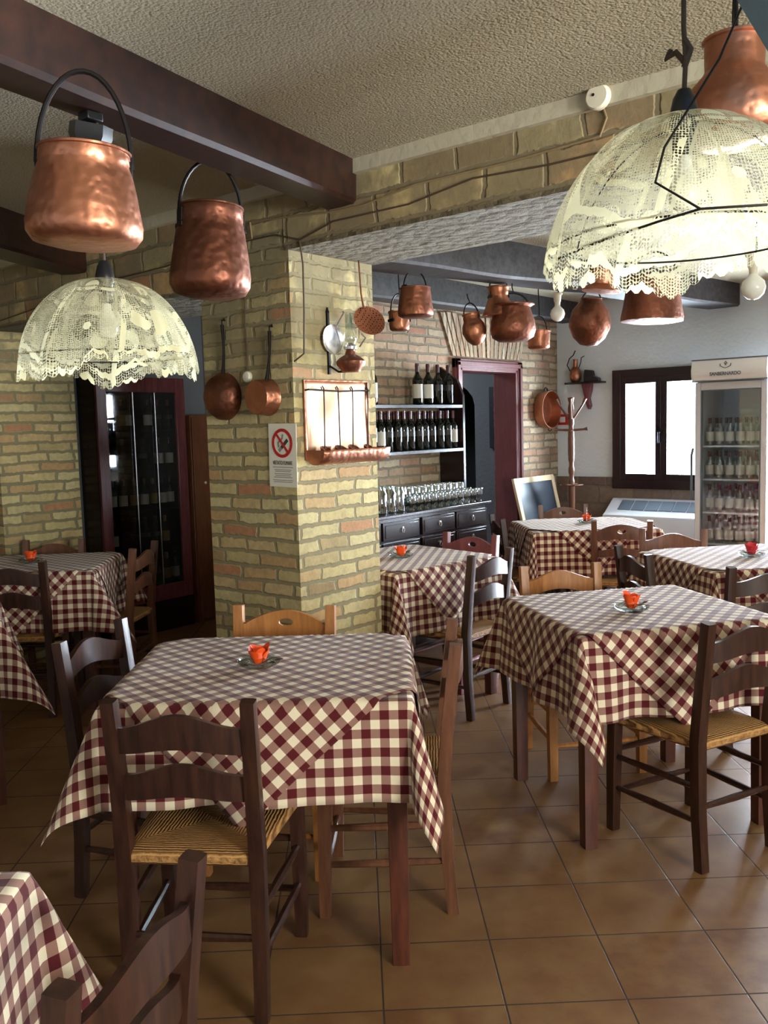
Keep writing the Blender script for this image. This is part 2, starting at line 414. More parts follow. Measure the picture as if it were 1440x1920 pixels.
def mat_tile():
    m = N('terracotta_tile'); uv = m.tc.outputs['UV']
    br = m.add('ShaderNodeTexBrick', i_Scale=1.0, i_Mortar_Size=.0028, i_Mortar_Smooth=.2, i_Brick_Width=.327, i_Row_Height=.305)
    br.offset = 0; br.squash = 1; m.l.new(uv, br.inputs['Vector'])
    br.inputs['Color1'].default_value = (0,0,0,1); br.inputs['Color2'].default_value = (1,1,1,1)
    t = m.ramp(br.outputs[0], [(0, srgb(116, 80, 48)), (.5, srgb(126, 90, 56)), (1, srgb(108, 70, 42))])
    n = m.noise(uv, 7, 5, .6); t = m.mix(m.ramp(n, [(.38, (0,0,0)), (.68, (1,1,1))]), t, srgb(140, 106, 68))
    n2 = m.noise(uv, 3.3, 3, .5); t = m.mix(m.math('MULTIPLY', m.ramp(n2, [(.5, (0,0,0)), (.75, (1,1,1))]), .5), t, srgb(104, 58, 40))
    c = m.mix(br.outputs['Fac'], t, srgb(58, 42, 30))
    m.set(Base_Color=c, Roughness=m.math('ADD', m.math('MULTIPLY', br.outputs['Fac'], .5), m.math('ADD', .32, m.math('MULTIPLY', n, .2))))
    m.bump(m.math('ADD', m.math('SUBTRACT', 1.0, br.outputs['Fac']), m.math('MULTIPLY', n, .25)), .5, .003); return m.m
M_tile = mat_tile()

# ------------------------------------------------------------ the setting
CZ = 2.62
WY0, WY1 = 2.829, 3.39      # arcade wall thickness
JX, LX = -2.88, -3.49       # pillar
BX, BY = -4.21, 7.615       # back brick wall, window wall
SX = -6.0                   # far left wall
ta = YAW + radians(1.6)
g = G(); b = 0
x0, x1, y0, y1 = SX-.2, 3.8, -3.2, BY+.25
P = [(x0,y0),(x1,y0),(x1,y1),(x0,y1)]
g.v = [(x,y,0) for x,y in P] + [(x,y,-.1) for x,y in P]
uvf = [((x*cos(ta)+y*sin(ta)) - .352 + .327*40, (-x*sin(ta)+y*cos(ta)) - 2.245 + .305*40) for x,y in P]
g.face((0,1,2,3), uvf); g.face((7,6,5,4), uvf)
for i in range(4): j=(i+1)%4; g.face((i, i+4, j+4, j), [(0,0)]*4)
struct('floor', g, M_tile, smooth=0)
struct('ceiling', G().box(SX-.2, 3.8, -3.2, BY+.25, CZ, CZ+.12), M_ceil, smooth=0)
# pillar and lintels of the arcade wall
struct('wall_pillar', G().box(LX, JX, WY0, WY1, 0, 2.42), M_brick, smooth=0)
struct('wall_lintel_right', G().box(JX-.02, 3.6, WY0-.004, WY1+.004, 2.34, CZ-.055), M_lint, smooth=0)
struct('wall_lintel_left', G().box(SX+.42, LX+.02, WY0-.003, WY1+.003, 2.225, CZ-.055), M_lint, smooth=0)
struct('wall_lintel_middle', G().box(LX, JX, WY0-.002, WY1+.002, 2.42, CZ-.055), M_lint, smooth=0)
struct('trim_5', G().box(JX-.022, 3.6, WY0-.006, WY1+.006, 2.325, 2.3415).box(SX+.42, LX+.018, WY0-.005, WY1+.005, 2.212, 2.2265), M_soffit, smooth=0)
struct('trim_1', G().box(SX, 3.6, WY0-.03, WY1+.01, CZ-.055, CZ), M_band, smooth=0)
struct('wall_arcade_left', G().box(SX, SX+.42, WY0, WY1, 0, CZ-.055), M_brickw, smooth=0)
struct('wall_arcade_right', G().box(1.15, 3.6, WY0, WY1, 0, 2.34), M_brickw, smooth=0)
struct('wall_left', G().box(SX-.2, SX, -3.2, 3.64, 0, CZ), M_brickw, smooth=0)
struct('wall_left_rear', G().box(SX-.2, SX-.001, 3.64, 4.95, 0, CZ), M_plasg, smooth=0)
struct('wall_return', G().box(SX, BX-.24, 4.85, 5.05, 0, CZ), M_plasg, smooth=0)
# main room closing walls (behind the camera), with the window on the right
struct('wall_front', G().box(SX, 3.6, -3.2, -3.0, 0, CZ), M_plas, smooth=0)
g = G(); g.box(3.6, 3.8, -3.2, -.3, 0, CZ); g.box(3.6, 3.8, 2.3, BY+.2, 0, CZ); g.box(3.6, 3.8, -.3, 2.3, 0, .95); g.box(3.6, 3.8, -.3, 2.3, 2.3, CZ)
struct('wall_right', g, M_plas, smooth=0)
# back brick wall with the doorway
DY0, DY1, DZ = 5.955, 6.885, 2.02
g = G(); T = .24
g.box(BX-T, BX, 4.85, DY0, 0, CZ); g.box(BX-T, BX, DY1, BY+.2, 0, CZ); g.box(BX-T, BX, DY0, DY1, DZ, CZ)
struct('wall_back', g, M_brickb, smooth=0)
# soldier-course flat arch over the doorway
g = G(); n = 17
for i in range(n):
    t0 = (i+.1)/n; t1 = (i+.9)/n
    yb0, yb1 = 5.90+1.03*t0, 5.90+1.03*t1
    yt0, yt1 = 5.74+1.35*t0, 5.74+1.35*t1
    h = 2.42 + random.uniform(-.012, .012)
    g.poly([(yb0, 2.085), (yb1, 2.085), (yt1, h), (yt0, h)], BX-.01, BX+.014+random.uniform(0,.008), 'yz')
struct('trim_2', g, mat_brick('brick_arch', tintsB, srgb(150, 138, 118), bh=2, bw=.06), smooth=0)
# door frame
dr = struct('door_1', G().box(BX-.2, BX+.03, DY1-.06, DY1, 0, DZ).box(BX-.2, BX+.03, DY0, DY0+.06, 0, DZ).box(BX-.2, BX+.03, DY0, DY1, DZ-.05, DZ), M_mauve, bevel=.004)
g = G()
for a, b_ in ((DY0-.045, DY0+.03), (DY1-.03, DY1+.045)):
    g.box(BX, BX+.035, a, b_, 0, DZ+.045); g.box(BX+.035, BX+.05, a+.02, b_-.02, 0, DZ+.02)
g.box(BX, BX+.035, DY0-.045, DY1+.045, DZ-.03, DZ+.045); g.box(BX+.035, BX+.05, DY0-.025, DY1+.025, DZ-.01, DZ+.025)
struct('architrave', g, M_mauve, parent=dr, bevel=.003)
# hallway beyond the door, with a second arched opening
HX = -7.2
g = G(); HY = 7.3; ax0, ax1, ah = -6.6, -4.94, 1.72
g.box(ax1, BX-T, HY, HY+.15, 0, CZ); g.box(HX, ax0, HY, HY+.15, 0, CZ)
pts = [(ax0, CZ), (ax1, CZ), (ax1, ah)] + [((ax0+ax1)/2 + (ax1-ax0)/2*cos(a), ah+.34*sin(a)) for a in [pi*k/14 for k in range(1, 14)]] + [(ax0, ah)]
for k in range(2, len(pts)-1):
    pass
for k in range(14):
    a0, a1 = pi*k/14, pi*(k+1)/14; cx, rx = (ax0+ax1)/2, (ax1-ax0)/2
    g.poly([(cx+rx*cos(a1), ah+.34*sin(a1)), (cx+rx*cos(a0), ah+.34*sin(a0)), (cx+rx*cos(a0), CZ), (cx+rx*cos(a1), CZ)], HY, HY+.15)
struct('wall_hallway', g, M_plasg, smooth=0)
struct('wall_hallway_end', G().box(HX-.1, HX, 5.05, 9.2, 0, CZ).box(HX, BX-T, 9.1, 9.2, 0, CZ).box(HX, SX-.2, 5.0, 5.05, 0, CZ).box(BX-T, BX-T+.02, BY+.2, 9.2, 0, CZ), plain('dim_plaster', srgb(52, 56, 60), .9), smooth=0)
struct('floor_hallway', G().box(HX, SX-.2, 5.0, 9.2, -.1, 0).box(SX-.2, BX-T, BY+.25, 9.2, -.1, 0), M_tile, smooth=0)
struct('ceiling_hallway', G().box(HX, SX-.2, 5.0, 9.2, CZ, CZ+.1).box(SX-.2, BX-T, BY+.25, 9.2, CZ, CZ+.1), M_ceil, smooth=0)
tag(obj('wall_picture', G().box(-4.755, -4.47, HY-.03, HY, 1.30, 1.885), plain('dark_print', srgb(30, 28, 38), .4), bevel=.004), 'dark tall framed panel hanging on the hallway wall beyond the doorway', 'picture')
# window wall
WX0, WX1, WZ0, WZ1 = -3.60, -2.76, .95, 1.95
GX0, GX1, GZ1 = -2.345, -.95, 1.86
g = G(); E_ = BY+.22
g.box(BX-.24, WX0, BY, E_, 0, CZ); g.box(WX1, GX0, BY, E_, 0, CZ); g.box(WX0, WX1, BY, E_, 0, WZ0); g.box(WX0, WX1, BY, E_, WZ1, CZ)
g.box(GX0, GX1, BY, E_, GZ1, CZ); g.box(GX1, -.1, BY, E_, 0, CZ); g.box(.8, 3.8, BY, E_, 0, CZ); g.box(-.1, .8, BY, E_, 0, 1.0); g.box(-.1, .8, BY, E_, 2.15, CZ)
struct('wall_window', g, M_plas, smooth=0)
struct('trim_3', G().box(BX, WX0-.02, BY-.03, BY, 0, 1.02).box(WX0-.02, GX0-.1, BY-.03, BY, 0, WZ0-.02), M_wains, smooth=0)
wn = struct('window_1', G().box(WX0-.03, WX0+.05, BY-.05, BY+.04, WZ0-.03, WZ1+.03).box(WX1-.05, WX1+.03, BY-.05, BY+.04, WZ0-.03, WZ1+.03)
    .box(WX0+.05, WX1-.05, BY-.05, BY+.04, WZ1-.045, WZ1+.03).box(WX0+.05, WX1-.05, BY-.05, BY+.04, WZ0-.03, WZ0+.05), M_wb, bevel=.004)
for a, b_ in ((WX0+.04, -3.18), (-3.18, WX1-.04)):
    s_ = struct('sash', G().box(a, a+.055, BY-.04, BY, WZ0+.04, WZ1-.04).box(b_-.05, b_, BY-.04, BY, WZ0+.04, WZ1-.04)
        .box(a+.055, b_-.05, BY-.04, BY, WZ0+.04, WZ0+.105).box(a+.055, b_-.05, BY-.04, BY, WZ1-.095, WZ1-.04), M_wb, parent=wn, bevel=.003)
    struct('pane', G().box(a+.05, b_-.045, BY-.022, BY-.018, WZ0+.10, WZ1-.09), M_pane, parent=s_, smooth=0)
obj('window_handle', G().cbox(-3.18, BY-.05, 1.40, .03, .02, .12).tube([(-3.18, BY-.06, 1.42), (-3.18, BY-.085, 1.42), (-3.18, BY-.09, 1.33)], .009), M_iron, parent=wn)
gd = struct('door_2', G().box(GX0, GX0+.05, BY-.01, BY+.07, 0, GZ1).box(GX1-.06, GX1, BY-.01, BY+.07, 0, GZ1).box(GX0+.05, GX1-.06, BY-.01, BY+.07, GZ1-.04, GZ1).box(GX0+.05, GX1-.06, BY, BY+.06, 0, .12), M_wr, bevel=.004)
struct('pane', G().box(GX0+.05, GX1-.06, BY+.025, BY+.032, .12, GZ1-.04), M_pane, parent=gd, smooth=0)
w2 = struct('window_2', G().box(3.58, 3.70, -.3, -.24, .95, 2.3).box(3.58, 3.70, 2.24, 2.3, .95, 2.3).box(3.58, 3.70, -.24, 2.24, .95, 1.02).box(3.58, 3.70, -.24, 2.24, 2.23, 2.3).box(3.60, 3.68, .97, 1.03, 1.02, 2.23), M_wb, bevel=.004)
struct('pane', G().box(3.64, 3.645, -.24, 2.24, 1.02, 2.23), M_pane, parent=w2, smooth=0)
w3 = struct('window_3', G().box(-.12, -.04, BY-.04, BY+.04, .97, 2.18).box(.74, .82, BY-.04, BY+.04, .97, 2.18).box(-.04, .74, BY-.04, BY+.04, .97, 1.05).box(-.04, .74, BY-.04, BY+.04, 2.10, 2.18).box(.32, .38, BY-.03, BY+.03, 1.05, 2.10), M_wb, bevel=.004)
struct('pane', G().box(-.04, .74, BY-.004, BY+.004, 1.05, 2.10), M_pane, parent=w3, smooth=0)
# pale blue plaster hood over the room, upper right
g = G(); o_ = rm(.60, 1.34)
pts = [(-.34, 0), (-.22, -.20), (-.12, -.36), (-.05, -.47), (.0, -.545), (.10, -.61), (.26, -.64), (.42, -.62), (.46, -.5), (.46, 0)]
g.poly(pts, -.05, .05)
hd = struct('trim_4', g, M_blue); hd.location = (o_[0], o_[1], CZ); hd.rotation_euler = (0, 0, YAW + radians(4))

# ceiling beams: ends given, slightly out of square as old beams are
def beam(name, p0, p1, wd, zb0, zb1, mat, label, seed=0, rough=.0, zt=CZ):
    rnd = random.Random(seed); L = hypot(p1[0]-p0[0], p1[1]-p0[1]); a = atan2(p1[1]-p0[1], p1[0]-p0[0]); nx = 24
    g = G(); b = len(g.v); g2 = []
    ph = [rnd.uniform(0, 6) for _ in range(6)]
    for i in range(nx+1):
        t = i/nx; x = t*L; zb = zb0+(zb1-zb0)*t
        j = lambda k: rough*(sin(9*t+ph[k])+.6*sin(23*t+ph[k]*2))
        sec = [(-wd/2+j(0), zt), (-wd/2+j(1), zb+.015+j(2)), (-wd/2+.015+j(1), zb+j(2)), (wd/2-.015+j(3), zb+j(4)), (wd/2+j(3), zb+.015+j(4)), (wd/2+j(5), zt)]
        for (yy, zz) in sec: g.v.append((x, yy, zz))
    for i in range(nx):
        for k in range(6):
            k2 = (k+1) % 6; g.face([i*6+k, i*6+k2, (i+1)*6+k2, (i+1)*6+k])
    g.face(range(6)); g.face([nx*6+k for k in range(6)][::-1])
    o = obj(name, g, mat); o.location = (p0[0], p0[1], 0); o.rotation_euler = (0, 0, a)
    tag(o, label, 'beam'); return o
def ext(a, b_, t): return (a[0]+(b_[0]-a[0])*t, a[1]+(b_[1]-a[1])*t)
b1a, b1b = (-2.23, 1.20), (-2.553, 2.826)
beam('ceiling_beam', ext(b1b, b1a, 2.2), b1b, .165, 2.45, 2.45, M_beam, 'dark brown ceiling beam carrying two big copper buckets', 1, .002)
b2a, b2b = (-4.12, 1.93), (-4.56, 2.826)
beam('ceiling_beam', ext(b2b, b2a, 3.5), b2b, .20, 2.43, 2.43, M_beam, 'dark ceiling beam at far left above the lace lampshade', 2, .002)
beam('ceiling_beam', (-3.22, WY1+.004), (-2.66, BY), .27, 2.40, 2.44, M_beamb, 'rough grey-black beam of the rear room from which copper pots hang', 3, .006)
beam('ceiling_beam', (-4.10, WY1+.1), (-4.07, BY), .20, 2.41, 2.45, M_beamb, 'dark beam running along the top of the rear brick wall', 4, .004)
beam('ceiling_beam', (-1.45, WY1+.004), (-.9, BY), .24, 2.42, 2.44, M_beamb, 'rear room beam farthest right behind the large lace lampshade', 5, .006)

# ------------------------------------------------------------ chairs
def postpath(x, lean=.045, h=.87, splay=.0):
    return [(x, -.02, 0), (x, -.005, .2), (x, 0, .45), (x*1.0, -lean*.35, .62), (x*(1+splay), -lean, h)]
CH = {}
def chair_meshes(kind, wm):
    key = (kind, wm.name)
    if key in CH: return CH[key]
    parts = []
    hw = .178
    for s in (-1, 1):
        g = G(); pth = postpath(s*hw, splay=.02)
        g.tube(pth, [.019, .0205, .022, .021, .0195], 8, sq=True)
        parts.append(('leg', g.mesh('rear_leg'), wm, .0))
    for s in (-1, 1):
        g = G(); g.tube([(s*.205, .385, 0), (s*.205, .38, .25), (s*.203, .375, .455)], [.019, .0215, .022], 8, sq=True)
        parts.append(('leg', g.mesh('front_leg'), wm, 0))
    curve = lambda t, c=.035, y0=0: (t*(hw-.008), y0 - c*(1-t*t))
    ts = [-1 + 2*i/20 for i in range(21)]
    bow = lambda t: .5*(1+cos(pi*t))
    def slat(zc, h0, h1, y0, arch=.03):
        g = G(); g.board(ts, lambda t: curve(t, .03, y0), lambda t: zc - h0 + arch*.7*bow(t)**.9, lambda t: zc + h0*.6 + arch*bow(t) + h1*bow(t), .017)
        return g
    if kind == 'ladder':
        parts.append(('back_slat', slat(.772, .042, .012, -.034).mesh('slat'), wm, .003))
        parts.append(('back_slat', slat(.640, .042, .008, -.012).mesh('slat'), wm, .003))
    else:
        g = G(); hl = .17
        e = lambda t: .016*sqrt(max(0, 1-(t/hl)**2)) if abs(t) < hl else 0
        top = lambda t: .795 + .052*cos(t*pi/2); bot = lambda t: .735 + .012*bow(t); mid = .80
        tt = sorted(set([round(x, 4) for x in ts + [-hl, hl, -hl*.95, hl*.95, -hl*.8, hl*.8, -hl*.5, hl*.5]]))
        f = lambda t: curve(t, .03, -.036)
        g.board(tt, f, lambda t: mid + e(t), top, .017); g.board(tt, f, bot, lambda t: mid - e(t), .017)
        parts.append(('top_rail', g.mesh('top_rail'), wm, 0))
        parts.append(('back_slat', slat(.645, .028, .004, -.012, .02).mesh('slat'), wm, .003))
    # rush seat
    g = G()
    def top(u, v):
        x = (u-.5)*2; y = v; wx = .172 + .044*y
        px = x*wx; py = -.01 + .415*y
        ed = min(1-abs(x), min(y, 1-y)*2)
        z = .452 + .012*min(1, ed*4)**.5 - .014*max(0, 1-max(abs(x), abs(2*y-1)))
        return (px, py, z)
    g.grid(top, 20, 20)
    b_ = len(g.v); per = [(i/20, 0) for i in range(20)] + [(1, j/20) for j in range(20)] + [(1-i/20, 1) for i in range(20)] + [(0, 1-j/20) for j in range(20)]
    rings = []
    for dz, k in ((0, 1.0), (-.010, 1.03), (-.024, 1.03), (-.034, .99)):
        r = []
        for (u, v) in per:
            p = top(u, v); r.append(len(g.v)); g.v.append((p[0]*k, .1975 + (p[1]-.1975)*k, .452 + dz + (0 if dz else 0)))
        rings.append(r)
    m_ = len(per)
    for a, b2 in zip(rings, rings[1:]):
        for i in range(m_): j = (i+1) % m_; g.face([a[j], a[i], b2[i], b2[j]])
    g.face(rings[-1][::-1])
    parts.append(('seat', g.mesh('seat', 60), M_rush, 0))
    def bar(p, q, r=.0115): return G().tube([p, tuple((Vector(p)+Vector(q))/2), q], [r*.8, r*1.15, r*.8], 8)
    for s in (-1, 1):
        for z in (.17, .29): parts.append(('stretcher', bar((s*.179, -.006, z), (s*.205, .381, z)).mesh('stretcher'), wm, 0))
    for z in (.15, .31): parts.append(('stretcher', bar((-.205, .381, z), (.205, .381, z)).mesh('stretcher'), wm, 0))
    parts.append(('stretcher', bar((-.178, -.006, .22), (.178, -.006, .22)).mesh('stretcher'), wm, 0))
    CH[key] = parts; return parts
def chair(kind, wm, X, Z, phi, label, group, sc=1.0):
    # sc: height of this chair against the usual 0.87 m
    x, y = rm(X, Z)
    t = thing('dining_chair', label, 'chair', (x, y, 0), YAW + radians(phi), group); t.scale = (1, 1, sc)
    for nm, me, m, bv in chair_meshes(kind, wm):
        o = obj(nm, me, m, parent=t)
        if nm == 'seat': o['label'] = 'woven rush seat'
    return t
GC = 'rush seated dining chairs around the checked tables'
chair('ladder', M_wd, -.530, 2.255, -6, 'dark wooden ladder-back chair pushed under the near side of the centre front table', GC)
chair('rail', M_wl, -.400, 3.36, 172, 'honey wooden chair with oval slot between the centre front table and the pillar', GC)
chair('ladder', M_wm, .175, 2.90, 87, 'brown wooden chair seen edge-on at the right side of the centre front table', GC)
chair('ladder', M_wd, -.985, 3.05, -106, 'dark chair left of the centre front table, light glinting off its slat', GC)
chair('ladder', M_wd, 1.20, 3.03, 28, 'dark ladder-back chair in front of the right front table with its seat lit golden', GC)
chair('ladder', M_wl, .835, 4.16, 190, 'honey wooden chair behind the right front table, facing the camera', GC)
chair('ladder', M_wd, .525, 4.71, 50, 'dark ladder-back chair on the right of the table behind the brick pillar', GC)
x_, y_ = -3.12, 4.50
chair('rail', M_wr, x_*cos(YAW)+y_*sin(YAW), -x_*sin(YAW)+y_*cos(YAW), 140, 'reddish dark chair between the table behind the pillar and the black sideboard', GC)
chair('rail', M_wm, 1.60, 6.00, -14, 'brown chair with oval slot in its top rail, before the far rear table', GC)
chair('ladder', M_wm, 1.755, 5.40, 166, 'brown chair on the far side of the right rear table, beside the fridge', GC)
chair('ladder', M_wd, 1.33, 4.62, -81, 'dark chair seen edge-on at the left side of the right rear table', GC)
chair('ladder', M_wd, 1.735, 4.05, 5, 'dark chair before the right rear table, cut by the right edge', GC)
chair('ladder', M_wd, .86, 6.45, -85, 'dark chair at the left side of the far rear table, near the doorway', GC)
chair('rail', M_wm, 1.45, 7.18, 180, 'brown chair behind the far rear table, in front of the coat stand', GC)
chair('ladder', M_wd, -2.03, 4.83, 0, 'dark ladder-back chair in front of the left rear table', GC)
chair('ladder', M_wm, -1.50, 5.38, 84, 'brown chair right of the left rear table, before the wine cabinet', GC)
chair('ladder', M_wm, -2.15, 5.74, 180, 'brown chair between the left rear table and the left brick wall', GC)
chair('ladder', M_wd, -.425, 1.270, 75, 'dark chair at the very bottom of the photo beside the near left table', GC, .97)

# ------------------------------------------------------------ tables and cloths
TZ = .785
def drape(x, y, hx, hy, drop, off, prm):
    """where a flat cloth point (x, y) hangs on a table with half sizes hx, hy"""
    rho = .014; ex, ey = hx - rho, hy - rho
    ax, ay = max(abs(x)-ex, 0), max(abs(y)-ey, 0); sx, sy = (1 if x > 0 else -1), (1 if y > 0 else -1)
    phs = radians(prm.get('flare', 4.5))
    def hang(a, ph):
        be = pi/2 - ph; R_ = rho + off
        if a < rho*be: return R_*sin(a/rho), -R_*(1-cos(a/rho))
        h0, v0 = R_*sin(be), -R_*(1-cos(be)); d = a - rho*be
        return h0 + d*sin(ph), v0 - d*cos(ph)
    z = TZ + .004 + off
    if ax == 0 and ay == 0:
        return (x, y, z + .0012*sin(9*x+3)*sin(7*y))
    if ax > 0 and ay > 0:
        r = hypot(ax, ay); th = atan2(ay, ax); ci = (sx > 0) + 2*(sy > 0)
        curl, phm = prm['corners'][ci]
        ph = phs + (radians(phm)-phs)*sin(2*th)**.85
        h, v = hang(r, ph)
        az = th + radians(curl)*sin(2*th) * min(1, r/.15)
        return (sx*(ex + h*cos(az)), sy*(ey + h*sin(az)), z + v)
    if ax > 0: a, s_, e = ax, y, ey
    else: a, s_, e = ay, x, ex
    k = (1-(s_/e)**4) * min(1, a/.3)
    side = (0 if x > 0 else 1) if ax > 0 else (2 if y > 0 else 3)
    rp = prm.get('ripple', .016)*k*(sin(s_*15 + side*2.1 + prm['seed']) + .5*sin(s_*27+prm['seed']*3))
    h, v = hang(a, phs)
    if ax > 0: return (sx*(ex + h + rp), y, z + v)
    return (x, sy*(ey + h + rp), z + v)
def cloth(name, hx, hy, halfx, halfy, rot, off, drop, prm, parent_loc, rz, ph=(0, 0)):
    n = int(max(halfx, halfy)*2/.0175); g = G(); c, s = cos(rot), sin(rot)
    def P(u, v):
        a, b_ = (u*2-1)*halfx, (v*2-1)*halfy
        # slight hem sag variation
        return drape(a*c - b_*s, a*s + b_*c, hx, hy, drop, off, prm)
    g.grid(P, n, n, lambda u, v: ((u*2-1)*halfx + ph[0], (v*2-1)*halfy + ph[1]))
    o = obj(name, g, M_ging, smooth=70); o.location = parent_loc; o.rotation_euler = (0, 0, rz)
    m = o.modifiers.new('solid', 'SOLIDIFY'); m.thickness = .0015; m.offset = 1
    return o
def table(X, Z, yaw, hx, hy, drop, where, prm, topper=None, wm=None):
    wm = wm or M_wt
    x, y = rm(X, Z); rz = YAW + radians(yaw)
    t = thing('dining_table', 'square wooden table under cloth, ' + where, 'table', (x, y, 0), rz, 'square dining tables')
    obj('tabletop', G().box(-hx+.004, hx-.004, -hy+.004, hy-.004, TZ-.03, TZ), wm, t, bevel=.004)
    li = .055
    g = G(); i = li+.005
    g.box(-hx+i, hx-i, -hy+i-.01, -hy+i+.012, TZ-.12, TZ-.03); g.box(-hx+i, hx-i, hy-i-.012, hy-i+.01, TZ-.12, TZ-.03)
    g.box(-hx+i-.01, -hx+i+.012, -hy+i+.012, hy-i-.012, TZ-.12, TZ-.03); g.box(hx-i-.012, hx-i+.01, -hy+i+.012, hy-i-.012, TZ-.12, TZ-.03)
    obj('apron', g, wm, t)
    for sx in (-1, 1):
        for sy in (-1, 1):
            obj('leg', G().tube([(sx*(hx-li), sy*(hy-li), 0), (sx*(hx-li), sy*(hy-li), TZ-.12), (sx*(hx-li), sy*(hy-li), TZ-.032)], [.026, .031, .031], 8, sq=True), wm, t)
    c = cloth('tablecloth', hx, hy, hx+drop, hy+drop, 0, .0, drop, prm, (x, y, 0), rz, (.01, .02))
    tag(c, 'red and cream checked cloth covering ' + where, 'tablecloth', 'red checked under-cloths')
    if topper:
        half, rot = topper
        c2_ = cloth('table_topper', hx, hy, half, half, radians(rot), .009, drop, prm, (x, y, 0), rz, (.013, .007))
        tag(c2_, 'small checked top cloth laid diagonally on ' + where, 'tablecloth', 'diagonal checked top cloths')
    return t
D = [(20, 24)]*4
table(-.375, 2.81, 0, .445, .40, .275, 'the centre front table before the pillar', dict(seed=.4, corners=[(-25, 24), (25, 24), (-10, 24), (15, 24)]), (.525, 41))
table(.985, 3.535, 13, .41, .385, .30, 'the right front table', dict(seed=1.3, corners=[(38, 26), (20, 24), (25, 28), (20, 24)], ripple=.02), (.53, 45))
table(.10, 5.07, 40, .40, .40, .33, 'the table behind the brick pillar', dict(seed=2.2, corners=[(20, 26), (-20, 26), (20, 24), (20, 24)]), (.50, 40))
table(1.44, 6.47, 3, .45, .40, .30, 'the far rear table near the coat stand', dict(seed=3.1, corners=[(25, 24), (20, 24), (20, 22), (20, 24)]), (.48, 45))
table(1.92, 4.76, 11, .41, .40, .30, 'the right rear table before the fridge', dict(seed=4.0, corners=[(25, 24), (20, 24), (20, 22), (20, 24)]), (.50, 43))
table(-2.05, 5.24, 4, .41, .38, .32, 'the left rear table by the wine cabinet', dict(seed=5.0, corners=[(20, 24), (-35, 30), (20, 22), (10, 30)]), (.50, 44))
table(-2.115, 3.83, 25, .40, .40, .31, 'the left middle table cut by the left edge', dict(seed=6.0, corners=[(20, 24), (-20, 26), (20, 22), (10, 26)]))
table(-1.02, 1.10, 2, .40, .40, .31, 'the near left table in the bottom corner', dict(seed=7.0, corners=[(20, 24), (20, 24), (20, 22), (25, 27)]))

# candle dishes
def rose(mat, seed):
    rnd = random.Random(seed); g = G()
    # crumpled cube-like waxed flower: overlapping upright petals
    for k in range(7):
        a = k*2*pi/7 + rnd.uniform(-.2, .2); r0 = .018 if k % 2 else .025; hh = .052 + rnd.uniform(-.008, .012)
        def P(u, v, a=a, r0=r0, hh=hh):
            aa = a + (u-.5)*1.5; r = r0*(.55+.75*v) + .004*sin(u*pi)
            return (r*cos(aa), r*sin(aa), .012 + hh*v*(1 - .25*(2*u-1)**2))
        g.grid(P, 6, 5)
    g.lathe([(.001, .01), (.016, .012), (.026, .03), (.023, .05), (.012, .058), (.001, .055)], 12)
    return g
def centrepiece(X, Z, mat, where, seed, card=False, colour='orange'):
    x, y = rm(X, Z); z = TZ + .004 + .0105
    t = thing('centrepiece_dish', 'glass dish with %s flower and dried leaves on %s' % (colour, where), 'centrepiece', (x, y, z), seed*1.3, 'flower dishes on the tables')
    obj('dish', G().lathe([(.001, .004), (.04, .004), (.062, .014), (.066, .022), (.068, .022), (.064, .012), (.042, 0), (.001, 0)], 28), M_glass, t)
    f = obj('flower', rose(mat, seed), mat, t, smooth=30); f['label'] = colour + ' flower'
    g = G(); rnd = random.Random(seed)
    for k in range(26):
        a = rnd.uniform(0, 6.28); r1 = rnd.uniform(.04, .085); a2 = a + rnd.uniform(-.6, .6)
        p0 = Vector((.015*cos(a), .015*sin(a), .012)); p1 = Vector((r1*cos(a2), r1*sin(a2), rnd.uniform(.012, .035)))
        if k % 2: g.tube([p0, (p0+p1)/2+Vector((0,0,.012)), p1], .0012, 4)
        else:
            m_ = (p0*.3+p1*.7); d = (p1-p0).normalized(); s_ = Vector((-d.y, d.x, 0))*.009
            b_ = len(g.v); g.v += [tuple(p0*.5+p1*.5), tuple(m_+s_+Vector((0,0,.004))), tuple(p1), tuple(m_-s_)]; g.face((b_, b_+1, b_+2, b_+3))
    obj('dried_leaves', g, M_twig, t)
    for k in range(5):
        a = 3.6 + k*.35; obj('glass_pebble', G().lathe([(.001, 0), (.008, .003), (.007, .009), (.001, .011)], 10, Matrix.Translation((.05*cos(a), .05*sin(a), .008))), M_glass, t)
    if card: obj('card_holder', G().tube([(.05, 0, .01), (.052, 0, .12)], .0015, 6), M_steel, t)
import itertools
def onz(px, py, z):
    R = (Matrix.Rotation(YAW, 3, 'Z') @ Matrix.Rotation(pi/2-PITCH, 3, 'X') @ Matrix.Rotation(ROLL, 3, 'Z'))
    d = R @ Vector(((px-720)/F_PX, -(py-960)/F_PX, -1)); k = (z-EYE)/d.z; return (d.x*k*cos(YAW)+d.y*k*sin(YAW), -d.x*k*sin(YAW)+d.y*k*cos(YAW))
centrepiece(*onz(486, 1243, .81), M_orange, 'the centre front table', 1)
centrepiece(*onz(1184, 1140, .81), M_orange, 'the right front table', 2)
centrepiece(*onz(752, 1042, .81), M_orange, 'the table behind the pillar', 3)
centrepiece(*onz(1100, 978, .81), M_orange, 'the far rear table', 4, card=True)
centrepiece(*onz(1409, 1040, .81), M_redw, 'the right rear table', 5, colour='red')
centrepiece(*onz(58, 1052, .81), M_orange, 'the left rear table', 6)

ORD = ['first', 'second', 'third', 'fourth', 'fifth', 'sixth', 'seventh', 'eighth', 'ninth', 'tenth', 'eleventh', 'twelfth', 'thirteenth', 'fourteenth', 'fifteenth']
